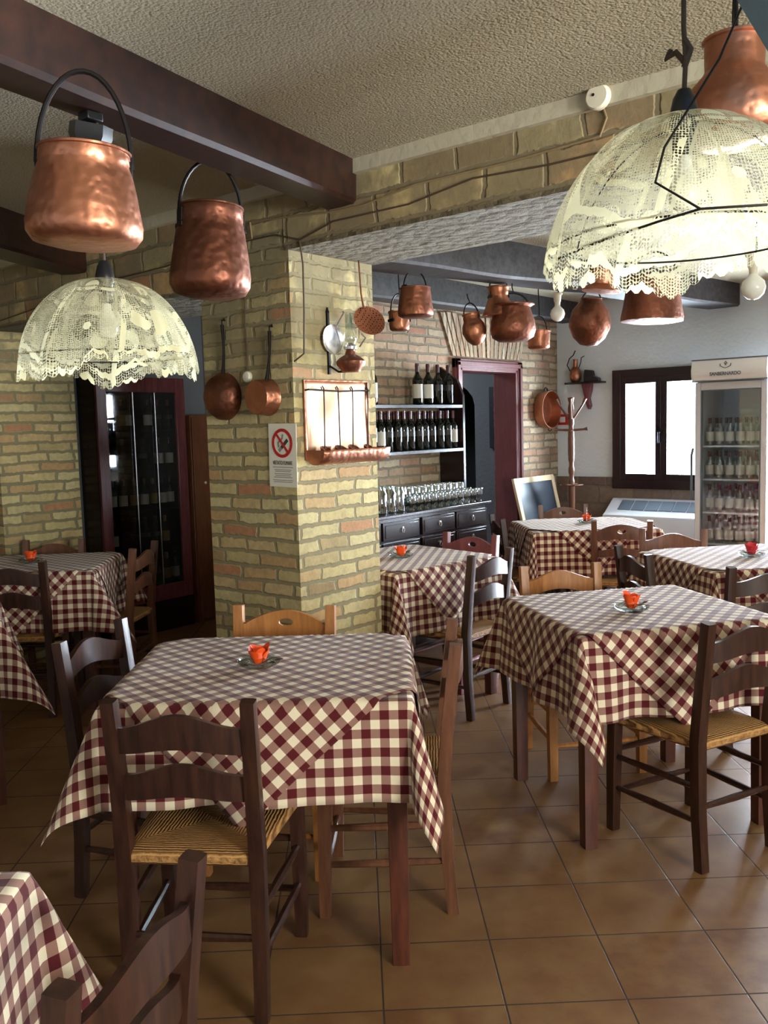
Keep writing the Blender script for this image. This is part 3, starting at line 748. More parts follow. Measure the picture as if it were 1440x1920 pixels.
# ------------------------------------------------------------ hanging copper and lamps
def arc_handle(r, h, z0, n=20, ax=0.0):
    return [(r*cos(a)*cos(ax), r*cos(a)*sin(ax), z0 + h*sin(a)) for a in [pi*i/n for i in range(n+1)]]
def bucket(loc, prof, hr, hh, z0, label, group, mat=None, rz=0, tilt=(0, 0), wob=.01, hook=.0, thick=.006, ears=True, cat='pot', nm='copper_pot'):
    mat = mat or M_copper
    t = thing(nm, label, cat, loc, rz, group); t.rotation_euler = (tilt[0], tilt[1], rz)
    ph = (loc[0]*7) % 6
    rf = lambda r, z, a, t_: (r*(1 + wob*sin(3*a+ph)*(.4+.6*(1-t_)) + wob*.5*sin(7*a+z*30)), z)
    inner = [(max(r-thick, .001), z + (thick if i == 0 else 0)) for i, (r, z) in enumerate(prof)]
    g = G(); g.lathe(prof, 40, rfun=rf); top_r, top_z = prof[-1]
    g.lathe(inner[::-1], 40, rfun=rf)
    obj('body', g, mat, t, smooth=50)
    obj('rim', G().tube([((top_r)*cos(a), (top_r)*sin(a), top_z) for a in [2*pi*k/40 for k in range(40)]], .005, 6, closed=True), mat, t)
    if hh > 0:
        obj('handle', G().tube(arc_handle(hr, hh, z0), .0065 if hr > .09 else .0045, 8), M_iron, t, label='black iron bail handle')
        if ears:
            for s in (-1, 1): obj('ear', G().cbox(s*(hr-.004), 0, z0-.012, .012, .05, .055).cbox(s*(hr), 0, z0-.045, .010, .07, .018), M_iron, t, bevel=.003)
    if hook:
        obj('hook', G().tube([(0, 0, z0+hh-.004), (.006, 0, z0+hh+.01), (0, 0, z0+hh+hook*.6), (0, 0, z0+hh+hook)], .004, 6), M_iron, t)
    return t
GP = 'copper pots hanging from the beams'
bigp = [(.001, 0), (.10, .003), (.145, .016), (.162, .045), (.163, .08), (.150, .17), (.137, .25), (.128, .285), (.130, .29), (.126, .335)]
bucket((-2.025, 1.285, 2.01), [(r*.86, z*.68) for r, z in bigp], .112, .225, .195, 'largest copper bucket with black bail, hanging from the front of the near beam', GP, rz=YAW+.25, hook=.0, tilt=(.02, .05), wob=.015)
obj('beam_hook', G().tube([(-2.06, 1.315, 2.48), (-2.03, 1.295, 2.475), (-2.022, 1.287, 2.452), (-2.03, 1.29, 2.438)], .005, 6), M_iron).parent = bpy.data.objects['ceiling_beam']
bucket((-2.555, 2.115, 2.02), [(r*.88, z*.93) for r, z in bigp], .115, .19, .285, 'smaller copper bucket with black bail under the near beam, right of the largest one', GP, rz=YAW+.5, hook=.0, tilt=(0, .05), wob=.015, mat=M_copperD)
# rear room pots (loc is the bottom centre)
def prof_pot(rt, rb, h, bulge=.0): return [(.001, 0), (rb*.8, .002), (rb*.97, .012), (rb, .03)] + [(rb+(rt-rb)*t + bulge*sin(pi*t), .03+(h-.03)*t) for t in [k/8 for k in range(1, 9)]]
bucket((-3.18, 4.12, 2.155), prof_pot(.085, .103, .165), .075, .10, .165, 'round copper pot hanging left of the rear beam, in front of a smaller one', GP, rz=1.2, mat=M_copperD)
bucket((-3.55, 4.43, 2.13), prof_pot(.066, .062, .115), .06, .12, .11, 'small copper pan half hidden behind the pot at the left of the rear beam', GP, rz=1.2, hook=.26)
bucket((-3.12, 4.90, 2.215), [(.001, 0), (.098, 0), (.103, .006), (.075, .085), (.058, .125), (.060, .13), (.066, .165), (.07, .18)], .058, .13, .165, 'bell shaped copper churn with narrow neck under the rear beam', GP, rz=.9)
bucket((-3.22, 4.80, 2.035), [(.001, 0), (.03, .008), (.06, .04), (.078, .09), (.072, .13), (.052, .165), (.055, .20)], .05, .10, .17, 'small round bellied copper jug hanging below the bell shaped churn', GP, rz=.4, tilt=(.0, -.18), hook=.06)
bucket((-3.05, 4.95, 2.05), [(.001, 0), (.09, .005), (.13, .03), (.145, .075), (.138, .13), (.118, .19), (.112, .215), (.135, .23)], .105, .09, .215, 'wide bellied copper cauldron with flared rim in the middle of the rear beam', GP, rz=.7, mat=M_copperD, hook=.06)
bucket((-3.40, 5.88, 2.075), prof_pot(.083, .08, .13), .06, .11, .13, 'small straight copper pan hanging low above the right end of the doorway', GP, rz=.7, hook=.31)
bucket((-2.98, 5.84, 2.06), [(.001, 0), (.06, .012), (.11, .06), (.142, .13), (.145, .18), (.125, .25), (.085, .30), (.07, .33)], .066, .06, .32, 'hammered ball shaped copper kettle right of the white bulb', GP, rz=.2, mat=M_copperD, tilt=(.1, .1))
bucket((-2.40, 5.57, 2.155), [(.001, 0), (.15, 0), (.193, .008), (.196, .03), (.178, .12), (.168, .2), (.166, .27), (.17, .28)], .15, .17, .27, 'large copper cauldron with crumpled base hanging right of the kettle', GP, rz=.5, mat=M_copperD, tilt=(.0, .03))
bucket((-2.40, 4.86, 2.27), [(.001, 0), (.05, .003), (.11, .012), (.113, .018), (.075, .05), (.08, .10), (.09, .14)], .07, .18, .14, 'upturned copper pan partly hidden behind the large lace lampshade', GP, rz=.5, tilt=(.0, .12))
p9 = rm(.765, 1.97)
bucket((p9[0], p9[1], 2.12), [(.001, 0), (.075, .004), (.10, .03), (.104, .06), (.098, .11), (.066, .145), (.060, .155), (.062, .215)], .05, .12, .20, 'copper churn with short neck near the blue plaster, top right', GP, rz=YAW+1.25, mat=M_copper, ears=False, hook=.185)

def lampshade(loc, label, cordtop, wire=False, seed=0, rad=.25, ht=.27):
    t = thing('pendant_lamp', label, 'lamp', loc, 0, 'lace pendant lamps')
    prof = []
    for i in range(25):
        u = i/24; prof.append((max(.012, rad*sin(u*pi/2*.94)**.86), ht*cos(u*pi/2)**.95 if u < 1 else 0))
    rnd = random.Random(seed); ph = rnd.uniform(0, 6)
    def rf(r, z, a, u):
        k = u**1.5; w_ = .5+.5*sin(5*a+ph)
        rr = r*(1 + k*(.030*(1-2*abs(sin(6*a+ph)))+.022*sin(9*a+2*ph)+.012*sin(23*a)))
        zz = z - (.006*sin(14*a+ph+1)*k) - k**4*(.010*abs(sin(30*a)) + .018*sin(5*a+ph)+.008*sin(3*a))
        return rr, zz
    obj('lace_shade', G().lathe(prof, 180, rfun=rf), M_lace, t, smooth=70, label='cream lace shade')
    prof2 = [(r*.955, z*.955-.004) for r, z in prof[:21]]
    obj('shade_frame', G().tube([(rad*.93*cos(a), rad*.93*sin(a), .045) for a in [2*pi*k/40 for k in range(40)]], .002, 6, closed=True)
        .tube([(rad*.93*sin(u*pi/2*.94), 0, ht*.95*cos(u*pi/2)) for u in [k/10 for k in range(1, 10)]], .0016, 5)
        .tube([(-rad*.93*sin(u*pi/2*.94), 0, ht*.95*cos(u*pi/2)) for u in [k/10 for k in range(1, 10)]], .0016, 5), M_iron, t)
    obj('socket', G().lathe([(.001, ht+.05), (.012, ht+.05), (.02, ht+.035), (.026, ht+.01), (.028, ht-.008), (.022, ht-.02), (.02, ht-.07), (.001, ht-.07)], 20), M_black, t)
    obj('bulb', G().lathe([(.001, ht-.17), (.02, ht-.165), (.031, ht-.14), (.028, ht-.115), (.014, ht-.085), (.013, ht-.068)], 20), M_bulb, t)
    L = Vector(cordtop) - Vector(loc)
    p0 = Vector((0, 0, ht+.045))
    pts = [tuple(p0 + (L-p0)*k/8 + Vector((.004*sin(k*2), .003*cos(k*3), 0))*(0 < k < 8)) for k in range(9)]
    obj('cord', G().tube(pts, .0045, 8), M_cabled, t, label='brown twisted flex')
    if wire:
        obj('wire_loop', G().tube([(.12, .0, ht+.20), (.10, -.10, ht+.05), (.05, -.21, .16), (.045, -.235, .10), (.12, -.235, .045), (.20, -.16, .05)], .0022, 6)
            .tube([(-.17, -.17, .015), (-.06, -.232, .02), (.05, -.24, .035), (.12, -.235, .045)], .0022, 6), M_iron, t)
        obj('knot', G().tube([(0, 0, ht+.10), (-.02, .01, ht+.125), (-.035, .0, ht+.115), (-.03, .01, ht+.13)], .006, 6).tube([(0, 0, ht+.09), (.012, 0, ht+.12), (0, 0, ht+.14)], .006, 6), M_cabled, t)
    return t
L1 = (-2.262, 1.492, 1.722); L2 = (-.668, 1.695, 1.835)
lampshade(L1, 'cream lace pendant lampshade hanging at the left below the copper bucket', (-2.30, 1.52, 2.45), seed=3, ht=.262)
lampshade(L2, 'large cream lace pendant lampshade at the upper right', (-.668, 1.70, CZ), wire=True, seed=5, ht=.268)

def bare_bulb(loc, label, top):
    t = thing('bare_bulb', label, 'light bulb', loc, 0, 'bare bulbs of the rear room')
    obj('globe', G().lathe([(.001, -.05), (.022, -.045), (.042, -.026), (.05, 0), (.043, .026), (.022, .047), (.018, .055)], 24), M_bulb, t)
    obj('socket', G().lathe([(.018, .052), (.019, .075), (.024, .085), (.026, .12), (.034, .125), (.034, .135), (.001, .135)], 20), M_cream, t)
    obj('cable', G().tube([(0, 0, .13), (.012, 0, .15), (.006, 0, .5*(.13+top-loc[2])), (0, 0, top-loc[2])], .004, 6), M_black, t)
bare_bulb((-2.99, 5.42, 2.255), 'white bulb in a cream socket left of the ball shaped kettle', 2.44)
bare_bulb((-1.24, 3.90, 2.075), 'white bulb in a cream socket at the right edge under the lampshade', CZ)

# spotlight on the beam
t = thing('spotlight', 'small black cone spotlight fixed to the beam behind the largest copper bucket', 'lamp', (-2.30, 1.50, 2.448))
obj('bracket', G().cbox(0, 0, -.012, .05, .05, .024), M_black, t, bevel=.003)
mm = Matrix.Translation((0, 0, -.03)) @ Matrix.Rotation(.25, 4, 'Y')
obj('cone', G().lathe([(.001, 0), (.062, -.0), (.064, -.03), (.03, -.10), (.001, -.105)], 5, mm), M_black, t)

# ------------------------------------------------------------ things on the pillar
PY = WY0
def pan(x, z, rbowl, deep, hlen, label, ang, mat, domed=False):
    t = thing('copper_pan', label, 'pan', (x, PY, z), 0, 'long handled copper pans on the pillar')
    mm = Matrix.Translation((0, -.005, 0)) @ Matrix.Rotation(radians(90), 4, 'X') @ Matrix.Rotation(0, 4, 'Z')
    if domed: prof = [(rbowl, 0), (rbowl*.98, deep*.35), (rbowl*.82, deep*.75), (rbowl*.5, deep*.96), (.001, deep)]
    else: prof = [(rbowl*1.03, 0), (rbowl, .004), (rbowl*.95, deep*.9), (rbowl*.9, deep), (.001, deep*1.01)]
    bd = obj('bowl', G().lathe(prof, 36, mm), mat, t, smooth=40)
    hx = sin(ang); hz = cos(ang); pts = [Vector((hx*(rbowl-.01+hlen*k/6), -.02 + .008*sin(k/6*pi), hz*(rbowl-.01+hlen*k/6))) for k in range(7)]
    g = G().tube(pts, [.011, .008, .007, .006, .0065, .008, .009], 8)
    e = pts[-1]; g.tube([tuple(e), tuple(e+Vector((0, 0, .015))), tuple(e+Vector((.008, .008, .028))), tuple(e+Vector((.002, .016, .02)))], .003, 6)
    obj('handle', g, M_iron, t, label='long dark iron handle')
    obj('nail', G().tube([(e.x, .0, e.z+.02), (e.x, -.022, e.z+.02)], .003, 6), M_iron, t)
pan(-3.335, 1.705, .112, .08, .235, 'dull round bellied copper ladle pan, left of the two on the pillar', .04, M_copperD, True)
pan(-3.040, 1.690, .082, .075, .225, 'bright flat bottomed copper saucepan, right of the two on the pillar', .14, M_copper)

t = thing('wall_rosette', 'small round cream cable rosette on the pillar between the two copper pans', 'cable outlet', (-3.173, PY, 1.79))
obj('cover', G().lathe([(.026, 0), (.026, .012), (.02, .018), (.001, .019)], 20, Matrix.Rotation(radians(90), 4, 'X')), M_cream, t)
obj('cable', G().tube([(0, -.006, .02), (.004, -.005, .12), (-.004, -.005, .25), (.006, -.005, .4), (.0, -.005, .55)], .003, 6), M_cabled, t)

# no smoking sign
def text_mesh(s, size, ext_=.0008, bold=.03):
    cu = bpy.data.curves.new('txt', 'FONT'); cu.body = s; cu.size = size; cu.extrude = ext_; cu.align_x = 'CENTER'; cu.align_y = 'CENTER'; cu.offset = size*bold
    o = bpy.data.objects.new('txt', cu); COL.objects.link(o); bpy.context.view_layer.update()
    me = bpy.data.meshes.new_from_object(o.evaluated_get(bpy.context.evaluated_depsgraph_get()))
    bpy.data.objects.remove(o); return me
t = thing('no_smoking_sign', 'white no smoking sign with red ring reading VIETATO FUMARE on the pillar', 'sign', (-2.958, PY-.004, 1.426)); t.rotation_euler = (0, .02, 0)
sw, sh = .180, .288
obj('plate', G().box(-sw/2, sw/2, -.003, 0, -sh/2, sh/2), M_paper, t, bevel=.0012)
ry = Matrix.Rotation(radians(90), 4, 'X')
g = G(); n = 40; b_ = 0
for k in range(n):
    a = 2*pi*k/n
    for r in (.052, .066):
        for y in (-.0034, -.0048): g.v.append((r*cos(a), y, .055+r*1.0*sin(a)))
for k in range(n):
    j = (k+1) % n; a, c = k*4, j*4
    for q in ((a+1, a+3, c+3, c+1), (a+3, a+2, c+2, c+3), (a, a+1, c+1, c)): g.face(q)
g2 = Matrix.Translation((0, -.0045, .055)) @ Matrix.Rotation(radians(48), 4, 'Y')
g.box(-.055, .055, -.0008, .0008, -.0055, .0055, g2)
obj('red_ring', g, M_red, t, smooth=0)
g3 = Matrix.Translation((.008, -.0038, .046)) @ Matrix.Rotation(radians(-42), 4, 'Y')
obj('cigarette', G().box(-.018, .036, -.0004, .0004, -.008, .008, g3), M_ink, t, smooth=0)
obj('ash', G().box(-.040, -.018, -.0004, .0004, -.008, .008, g3).tube([(-.022, -.0036, .036), (-.026, -.0036, .056), (-.012, -.0036, .068), (.002, -.0036, .078), (.004, -.0036, .095)], .006, 6, ry=.0006), M_inkg, t, smooth=0)
me = text_mesh('VIETATO FUMARE', .0225, .0003, 0); me.materials.append(M_ink)
o = bpy.data.objects.new('lettering', me); COL.objects.link(o); o.parent = t; o.matrix_local = Matrix.Translation((0, -.0042, -.035)) @ ry @ Matrix.Diagonal((.70, 1.15, 1, 1))
g = G()
for k, (a, ww) in enumerate(((-.054, .13), (-.066, .11), (-.073, .10), (-.084, .11), (-.092, .10), (-.100, .12), (-.113, .13), (-.121, .12))):
    g.box(-ww/2, ww/2, -.0036, -.0031, a-.0016, a+.0016)
obj('small_print', g, M_inkg, t, smooth=0)

# copper ladle rack on the right face of the pillar (faces +x)
t = thing('ladle_rack', 'shining copper ladle rack with drip trough on the right face of the pillar', 'rack', (JX, 2.885, 1.40))
LW = .435
g = G(); g.grid(lambda u, v: (.006+.004*sin(u*9)*sin(v*7), u*LW, v*.36), 20, 20)
bp = obj('back_plate', g, M_copperB, t, smooth=60); sm = bp.modifiers.new('s', 'SOLIDIFY'); sm.thickness = .002
obj('frame', G().tube([(.01, 0, 0), (.01, 0, .36), (.01, LW, .36), (.01, LW, 0)], .005, 6), M_copper, t)
obj('rail', G().tube([(.012, .005, .315), (.03, .01, .318), (.03, LW/2, .312), (.03, LW-.01, .318), (.012, LW-.005, .315)], .004, 6), M_iron, t)
g = G()
def tro(u, v):
    a = -pi*.98*u + pi/2*.0; return (.062+.06*cos(pi+pi*u), .0+LW*v*1.06, .045-.065*sin(pi*u))
g.grid(tro, 12, 8)
tr_ = obj('trough', g, M_copper, t, smooth=60); sm = tr_.modifiers.new('s', 'SOLIDIFY'); sm.thickness = .0025
for yy in (0, LW*1.06):
    obj('trough_end', G().poly([(.062+.06*cos(pi+pi*k/12), .045-.065*sin(pi*k/12)) for k in range(13)], yy-.001, yy+.001), M_copper, t)
GLd = 'iron ladles on the copper rack'
def ladle(y, ln, r, label, lean):
    l = thing('ladle', label, 'ladle', (JX+.034, 2.885+y, 1.40+.318), 0, GLd)
    g = G().tube([(-.002, 0, .0), (-.008, 0, .012), (.0, 0, .016), (.008, 0, .004), (.01, lean*.2, -.08), (.012, lean, -ln)], .003, 6)
    obj('shaft', g, M_iron, l)
    obj('scoop', G().lathe([(.001, -.02), (r*.6, -.016), (r, 0), (r*.97, .002), (r*.55, -.013), (.001, -.017)], 18, Matrix.Translation((.012+r*.2, lean, -ln-.0)) @ Matrix.Rotation(.5, 4, 'Y')), M_copperD, l)
ladle(.095, .270, .028, 'first ladle from the pillar corner on the copper rack', -.01)
ladle(.190, .272, .034, 'second ladle from the pillar corner on the copper rack', 0)
ladle(.290, .270, .030, 'third ladle from the pillar corner on the copper rack', -.012)
ladle(.400, .268, .024, 'ladle nearest the rear edge of the copper rack, its shaft bent', -.02)
# oil lamp
t = thing('oil_lamp', 'copper oil lamp with glass chimney and round reflector on the pillar', 'lamp', (JX, 3.105, 1.80))
obj('reflector', G().lathe([(.001, .004), (.04, .006), (.066, .016), (.068, .018), (.066, .012), (.04, 0), (.001, 0)], 28, Matrix.Translation((.01, -.035, .15)) @ Matrix.Rotation(radians(90), 4, 'Y')), M_steel, t)
obj('bracket', G().box(.0, .012, -.052, -.040, -.01, .27).tube([(.006, -.046, .03), (.05, -.03, .0), (.09, 0, -.0)], .005, 6).tube([(.006, -.046, .27), (.006, -.046, .295)], [.010, .003], 8), M_iron, t)
MT = Matrix.Translation((.10, .0, 0))
obj('font', G().lathe([(.001, -.005), (.042, -.003), (.05, .012), (.066, .03), (.068, .045), (.05, .062), (.026, .076), (.022, .092), (.001, .093)], 28, MT), M_copperD, t)
obj('burner', G().lathe([(.02, .09), (.03, .10), (.032, .112), (.02, .122), (.016, .128)], 20, MT), M_steel, t)
obj('chimney', G().lathe([(.018, .118), (.030, .14), (.031, .16), (.020, .19), (.018, .26), (.020, .262), (.02, .19)], 20, MT), M_glass, t)
obj('chimney_holder', G().tube([(.07, -.03, .12), (.045, -.035, .2), (.075, -.012, .265), (.08, -.02, .27)], .004, 6).tube([(.13, .03, .11), (.15, .05, .15), (.13, .045, .17)], .004, 6), M_steel, t)
# skimmer
t = thing('skimmer', 'perforated copper skimmer hanging from the lintel at the rear edge of the pillar', 'skimmer', (JX+.03, 3.285, 2.05))
obj('disc', G().lathe([(.001, 0), (.04, .003), (.075, .012), (.078, .013), (.074, .008), (.04, -.003), (.001, -.004)], 30, Matrix.Translation((.03, .0, -.01)) @ Matrix.Rotation(radians(62), 4, 'Y') @ Matrix.Rotation(radians(25), 4, 'X')), M_skim, t)
obj('handle', G().tube([(.02, -.02, .05), (.01, -.025, .12), (.004, -.03, .29)], [.005, .004, .004], 6), M_copperD, t)

# cables along the lintel
def cable(pts, r, mat, label, parts=()):
    t = obj('cable', G().tube(pts, r, 6), mat); tag(t, label, 'cable')
yl = WY0-.008
cable([(-3.745, yl, 2.375), (-3.10, yl, 2.405), (-3.11, yl, 2.482), (-2.8, yl, 2.457), (-2.62, yl, 2.44), (-2.434, yl, 2.436), (-2.161, yl, 2.468), (-1.75, yl, 2.465), (-1.393, yl, 2.478), (-1.37, yl, 2.53), (-1.385, yl, 2.575)], .004, M_cable, 'pale cable strung along the lintel up to the round junction box')
cable([(-5.55, yl, 2.25), (-5.0, yl, 2.29), (-4.52, yl, 2.352), (-3.75, yl, 2.366), (-3.3, yl, 2.40), (-2.95, yl, 2.40), (-2.80, yl, 2.355), (-2.6, yl, 2.40), (-2.2, yl, 2.40), (-1.9, yl, 2.44), (-1.58, yl, 2.425), (-.9, yl, 2.43)], .0035, M_cabled, 'thin dark cable sagging along the lower edge of the lintels')
cable([(-2.80, yl, 2.35), (-2.785, yl-.0, 2.25), (-2.79, PY-.006, 2.05), (-2.80, PY-.006, 1.87), (-2.86, PY-.008, 1.84)], .004, M_cabled, 'dark cable dropping down the front edge of the pillar to the oil lamp')
cable([(SX+.006, 3.162, 2.3), (SX+.006, 3.17, 2.0), (SX+.006, 3.165, 1.7)], .006, M_cabled, 'vertical dark cable on the far left brick wall')
t = thing('junction_box', 'round cream junction box at the top of the lintel, upper right', 'junction box', (-1.385, WY0-.03, 2.592))
obj('cover', G().lathe([(.042, 0), (.042, .014), (.036, .022), (.001, .023)], 28, ry), M_cream, t)
obj('screw', G().lathe([(.005, .0232), (.005, .0245), (.001, .025)], 8, Matrix.Translation((-.01, -.0, .006)) @ ry), M_iron, t)

# ------------------------------------------------------------ far left: wine cabinet, cupboard, wall ornaments
CX0, CX1, CY0, CY1, CZ1 = SX, -5.75, 3.665, 4.45, 1.955
t = thing('wine_cabinet', 'tall mahogany glass fronted wine cabinet against the far left wall', 'cabinet', (SX, CY0, 0))
g = G(); W_ = CY1-CY0; dp = CX1-SX
g.box(.0, dp-.03, 0, .02, 0, CZ1); g.box(0, dp-.03, W_-.02, W_, 0, CZ1); g.box(.0, .012, .02, W_-.02, .24, CZ1-.02); g.box(.0, dp-.03, .02, W_-.02, CZ1-.02, CZ1); g.box(.0, dp, 0, W_, 0, .24)
obj('carcass', g, M_wb, t, smooth=0)
g = G(); y0, y1, z0, z1 = .0, W_, .24, CZ1
g.box(dp-.028, dp, y0, y0+.085, z0, z1); g.box(dp-.028, dp, y1-.085, y1, z0, z1); g.box(dp-.028, dp, y0+.085, y1-.085, z1-.11, z1); g.box(dp-.028, dp, y0+.085, y1-.085, z0, z0+.12)
d_ = obj('door', g, M_wr, t, bevel=.004)
obj('pane', G().box(dp-.018, dp-.014, y0+.08, y1-.08, z0+.115, z1-.105), M_panec, d_, smooth=0)
obj('chrome_bar', G().tube([(dp+.004, .305, z0+.12), (dp+.004, .305, z1-.11)], .005, 8), M_steel, d_)
obj('chrome_bar', G().tube([(dp+.004, .50, z0+.12), (dp+.004, .50, z1-.11)], .005, 8), M_steel, d_)
sz = [.40, .655, .955, 1.262, 1.56]
for z in sz: obj('shelf', G().box(.012, dp-.035, .02, W_-.02, z-.012, z), M_wb, t, smooth=0)
# bottle builder
def bottle_profile(h=.30, r=.037): return [(.001, .002), (r*.9, 0), (r, .006), (r, h*.58), (r*.93, h*.64), (r*.55, h*.71), (r*.38, h*.76), (r*.36, h*.93), (r*.42, h*.935), (r*.42, h*.955), (r*.36, h*.96), (r*.36, h), (.001, h)]
_bm = {}
def bottle(loc, kind, label, group, h=.30, r=.037, rz=0):
    key = (kind, h, r)
    if key not in _bm:
        gm = {'dark': M_bottle, 'brown': M_bottleg, 'plain': M_bottle, 'clear': M_glass}[kind]
        lb = {'dark': M_label, 'brown': M_labelg, 'plain': M_labeld, 'clear': M_label}[kind]
        _bm[key] = (G().lathe(bottle_profile(h, r), 20).mesh('bottle'),
            G().lathe([(r+.0006, h*(.16 if kind != 'plain' else .36)), (r+.0006, h*.5)], 20).mesh('label'),
            G().lathe([(r*.40, h*.80), (r*.40, h*.93), (r*.45, h*.935), (r*.45, h*.958), (r*.40, h*.965), (r*.40, h*1.002), (.001, h*1.004)], 14).mesh('capsule'), gm, lb)
    b0, b1, b2, gm, lb = _bm[key]
    t = thing('bottle', label, 'bottle', loc, rz, group)
    obj('glass', b0, gm, t); obj('paper_label', b1, lb, t); obj('capsule', b2, M_capsule if kind != 'brown' else M_labelg, t)
    return t
rnd = random.Random(3); first = {}; cnt = 0; lastz = -1
for si, z in enumerate([.36] + sz):
    if si == 1: continue
    for k in range(8):
        if rnd.random() < .12: continue
        kd = rnd.choice(['dark', 'brown', 'dark', 'plain']); yy = CY0+.075+k*.088
        cnt = cnt + 1 if k and z == lastz else 0; lastz = z
        lab = ORD[cnt] + ' bottle from the left on the ' + ['bottom', '', 'lowest', 'middle', 'upper', 'topmost'][si] + ' shelf of the wine cabinet'
        if kd not in first: first[kd] = bottle((SX+.14, yy, z+.001), kd, lab, 'bottles in the wine cabinet', h=.235, r=.033)
        else: dup(first[kd], (SX+.14+rnd.uniform(-.03, .03), yy, z+.001), label=lab)
t = thing('cupboard', 'plain brown wooden cupboard between the wine cabinet and the brick pillar', 'cupboard', (SX, 4.475, 0))
obj('body', G().box(0, .27, 0, .36, 0, 1.67), M_wc, t, bevel=.004); cd_ = obj('door', G().box(.271, .29, .005, .355, .03, 1.65), M_wc, t, bevel=.004)
obj('knob', G().lathe([(.006, 0), (.006, .012), (.012, .02), (.001, .028)], 12, Matrix.Translation((.29, .10, 1.13)) @ Matrix.Rotation(radians(90), 4, 'Y')), M_cream, cd_)
t = thing('wall_ornament', 'little red cloth covered donkey ornament on the far left brick wall', 'ornament', (SX+.03, 3.25, 1.49))
obj('saddle_cloth', G().cbox(0, 0, .02, .05, .095, .075), M_redc, t, bevel=.012)
obj('body', G().tube([(0, -.07, -.0), (0, -.03, .0), (0, .04, .01), (0, .075, .03), (0, .10, -.02)], [.012, .026, .024, .018, .012], 8), M_wm, t)
for yy, d in ((-.05, -.02), (-.03, .015), (.03, -.01), (.05, .02)): obj('leg', G().tube([(0, yy, -.01), (0, yy+d, -.085)], .006, 6), M_wm, t)
t = thing('wall_lamp', 'small black wrought iron wall lamp on the far left wall under the lampshade', 'lamp', (SX, 3.38, 1.87))
obj('arm', G().tube([(0, -.1, .05), (.05, -.08, .02), (.10, .0, .0), (.10, .06, .02)], .007, 6).tube([(0, -.08, -.03), (.06, -.05, -.06), (.09, -.02, -.02)], .005, 6), M_iron, t)
obj('lamp_body', G().tube([(.10, -.02, 0), (.10, .03, .005), (.10, .09, .0)], [.03, .036, .022], 12), M_black, t)

# ------------------------------------------------------------ rear room: shelves, sideboard, bottles, glasses
FX = -3.98   # front edge of the shelves
t = thing('wall_shelf', 'black wall shelf unit holding wine bottles above the sideboard', 'shelf', (BX, 4.66, .96))
y1 = 5.72-4.66
obj('side_panel', G().poly([(0, 0), (FX-BX, 0), (FX-BX, .80), (FX-BX-.05, .92), (.02, 1.03), (0, 1.03)], y1, y1+.03), M_wb, t, bevel=.003)
obj('side_panel', G().poly([(0, 0), (FX-BX, 0), (FX-BX, .80), (FX-BX-.05, .92), (.02, 1.03), (0, 1.03)], -.03, 0), M_wb, t, bevel=.003)
obj('upright', G().box(.19, FX-BX+.004, -.03, .0, -.0, .375), M_white, t, bevel=.003, label='pale edge strip')  # white strip on the lower front of the left side panel
obj('shelf_board', G().box(0, FX-BX, 0, y1, .705, .73), M_wb, t, bevel=.002)
obj('shelf_board', G().box(0, FX-BX, 0, y1, .375, .40), M_wb, t, bevel=.002)
GB1 = 'bottles on the upper black shelf'; GB2 = 'bottles on the lower black shelf'
zt, zl = .96+.7305, .96+.4005
for yy, kd, lab in ((4.73, 'dark', 'white labelled wine bottle standing alone at the left of the upper shelf'), (5.24, 'dark', 'first of four wine bottles grouped at the right of the upper shelf, white label'),
        (5.37, 'dark', 'second of four wine bottles grouped at the right of the upper shelf'), (5.49, 'plain', 'third of four bottles grouped at the right of the upper shelf, dark label'), (5.625, 'plain', 'rightmost bottle of the upper black shelf')):
    bottle((FX-.065, yy, zt), kd, lab, 'bottles on the upper black shelf', h=.30)
yy = 4.71; i = 0; src = None; rnd = random.Random(11)
while yy < 5.69:
    kd = 'dark' if i in (1, 11) else 'plain'
    lab = ORD[i] + ' wine bottle from the pillar in the front row of the lower black shelf'
    if i < 2: b_ = bottle((FX-.06, yy, zl), kd, lab, GB2, h=.285); src = src or {}; src[kd] = b_
    else: dup(src[kd], (FX-.06+rnd.uniform(-.012, .012), yy, zl), rnd.uniform(0, 6), lab)
    yy += .0865; i += 1
i = 0; yy = 4.76
while yy < 5.66:
    dup(src['plain'], (FX-.15, yy, zl), 0, ORD[i] + ' bottle from the pillar in the rear row of the lower black shelf', 'rear row bottles on the lower shelf'); yy += .10; i += 1
# sideboard
SBX = -3.765; SY0, SY1 = 4.02, 5.735; sd = SBX-BX
t = thing('sideboard', 'long black sideboard with drawers and ring pulls under the shelf unit', 'sideboard', (BX, SY0, 0))
Ls = SY1-SY0
obj('body', G().box(0.002, sd-.022, .01, Ls-.02, .06, .93).box(.03, sd-.06, .04, Ls-.05, 0, .06), M_wb, t, bevel=.003)
obj('worktop', G().box(0.002, sd+.012, 0, Ls+.02, .93, .955), M_wb, t, bevel=.005)
cols = [(4.04, 4.45), (4.475, 4.865), (4.90, 5.285), (5.31, 5.70)]
for r_, (z0, z1) in enumerate(((.785, .905), (.64, .765), (.36, .62), (.09, .345))):
    for (a, b_) in cols:
        dd = obj('drawer', G().box(sd-.022, sd, a-SY0, b_-SY0, z0, z1).box(sd, sd+.004, a-SY0+.02, b_-SY0-.02, z0+.018, z1-.018), M_wb, t, bevel=.003)
        ym = (a+b_)/2-SY0; zm = (z0+z1)/2+.012
        obj('ring_pull', G().lathe([(.011, 0), (.009, .008), (.001, .01)], 10, Matrix.Translation((sd+.004, ym, zm)) @ Matrix.Rotation(radians(90), 4, 'Y')).tube([(sd+.014, ym+.013*sin(a_), zm-.014+.016*cos(a_)) for a_ in [2*pi*k/12 for k in range(12)]], .0022, 6, closed=True), M_steel, dd)
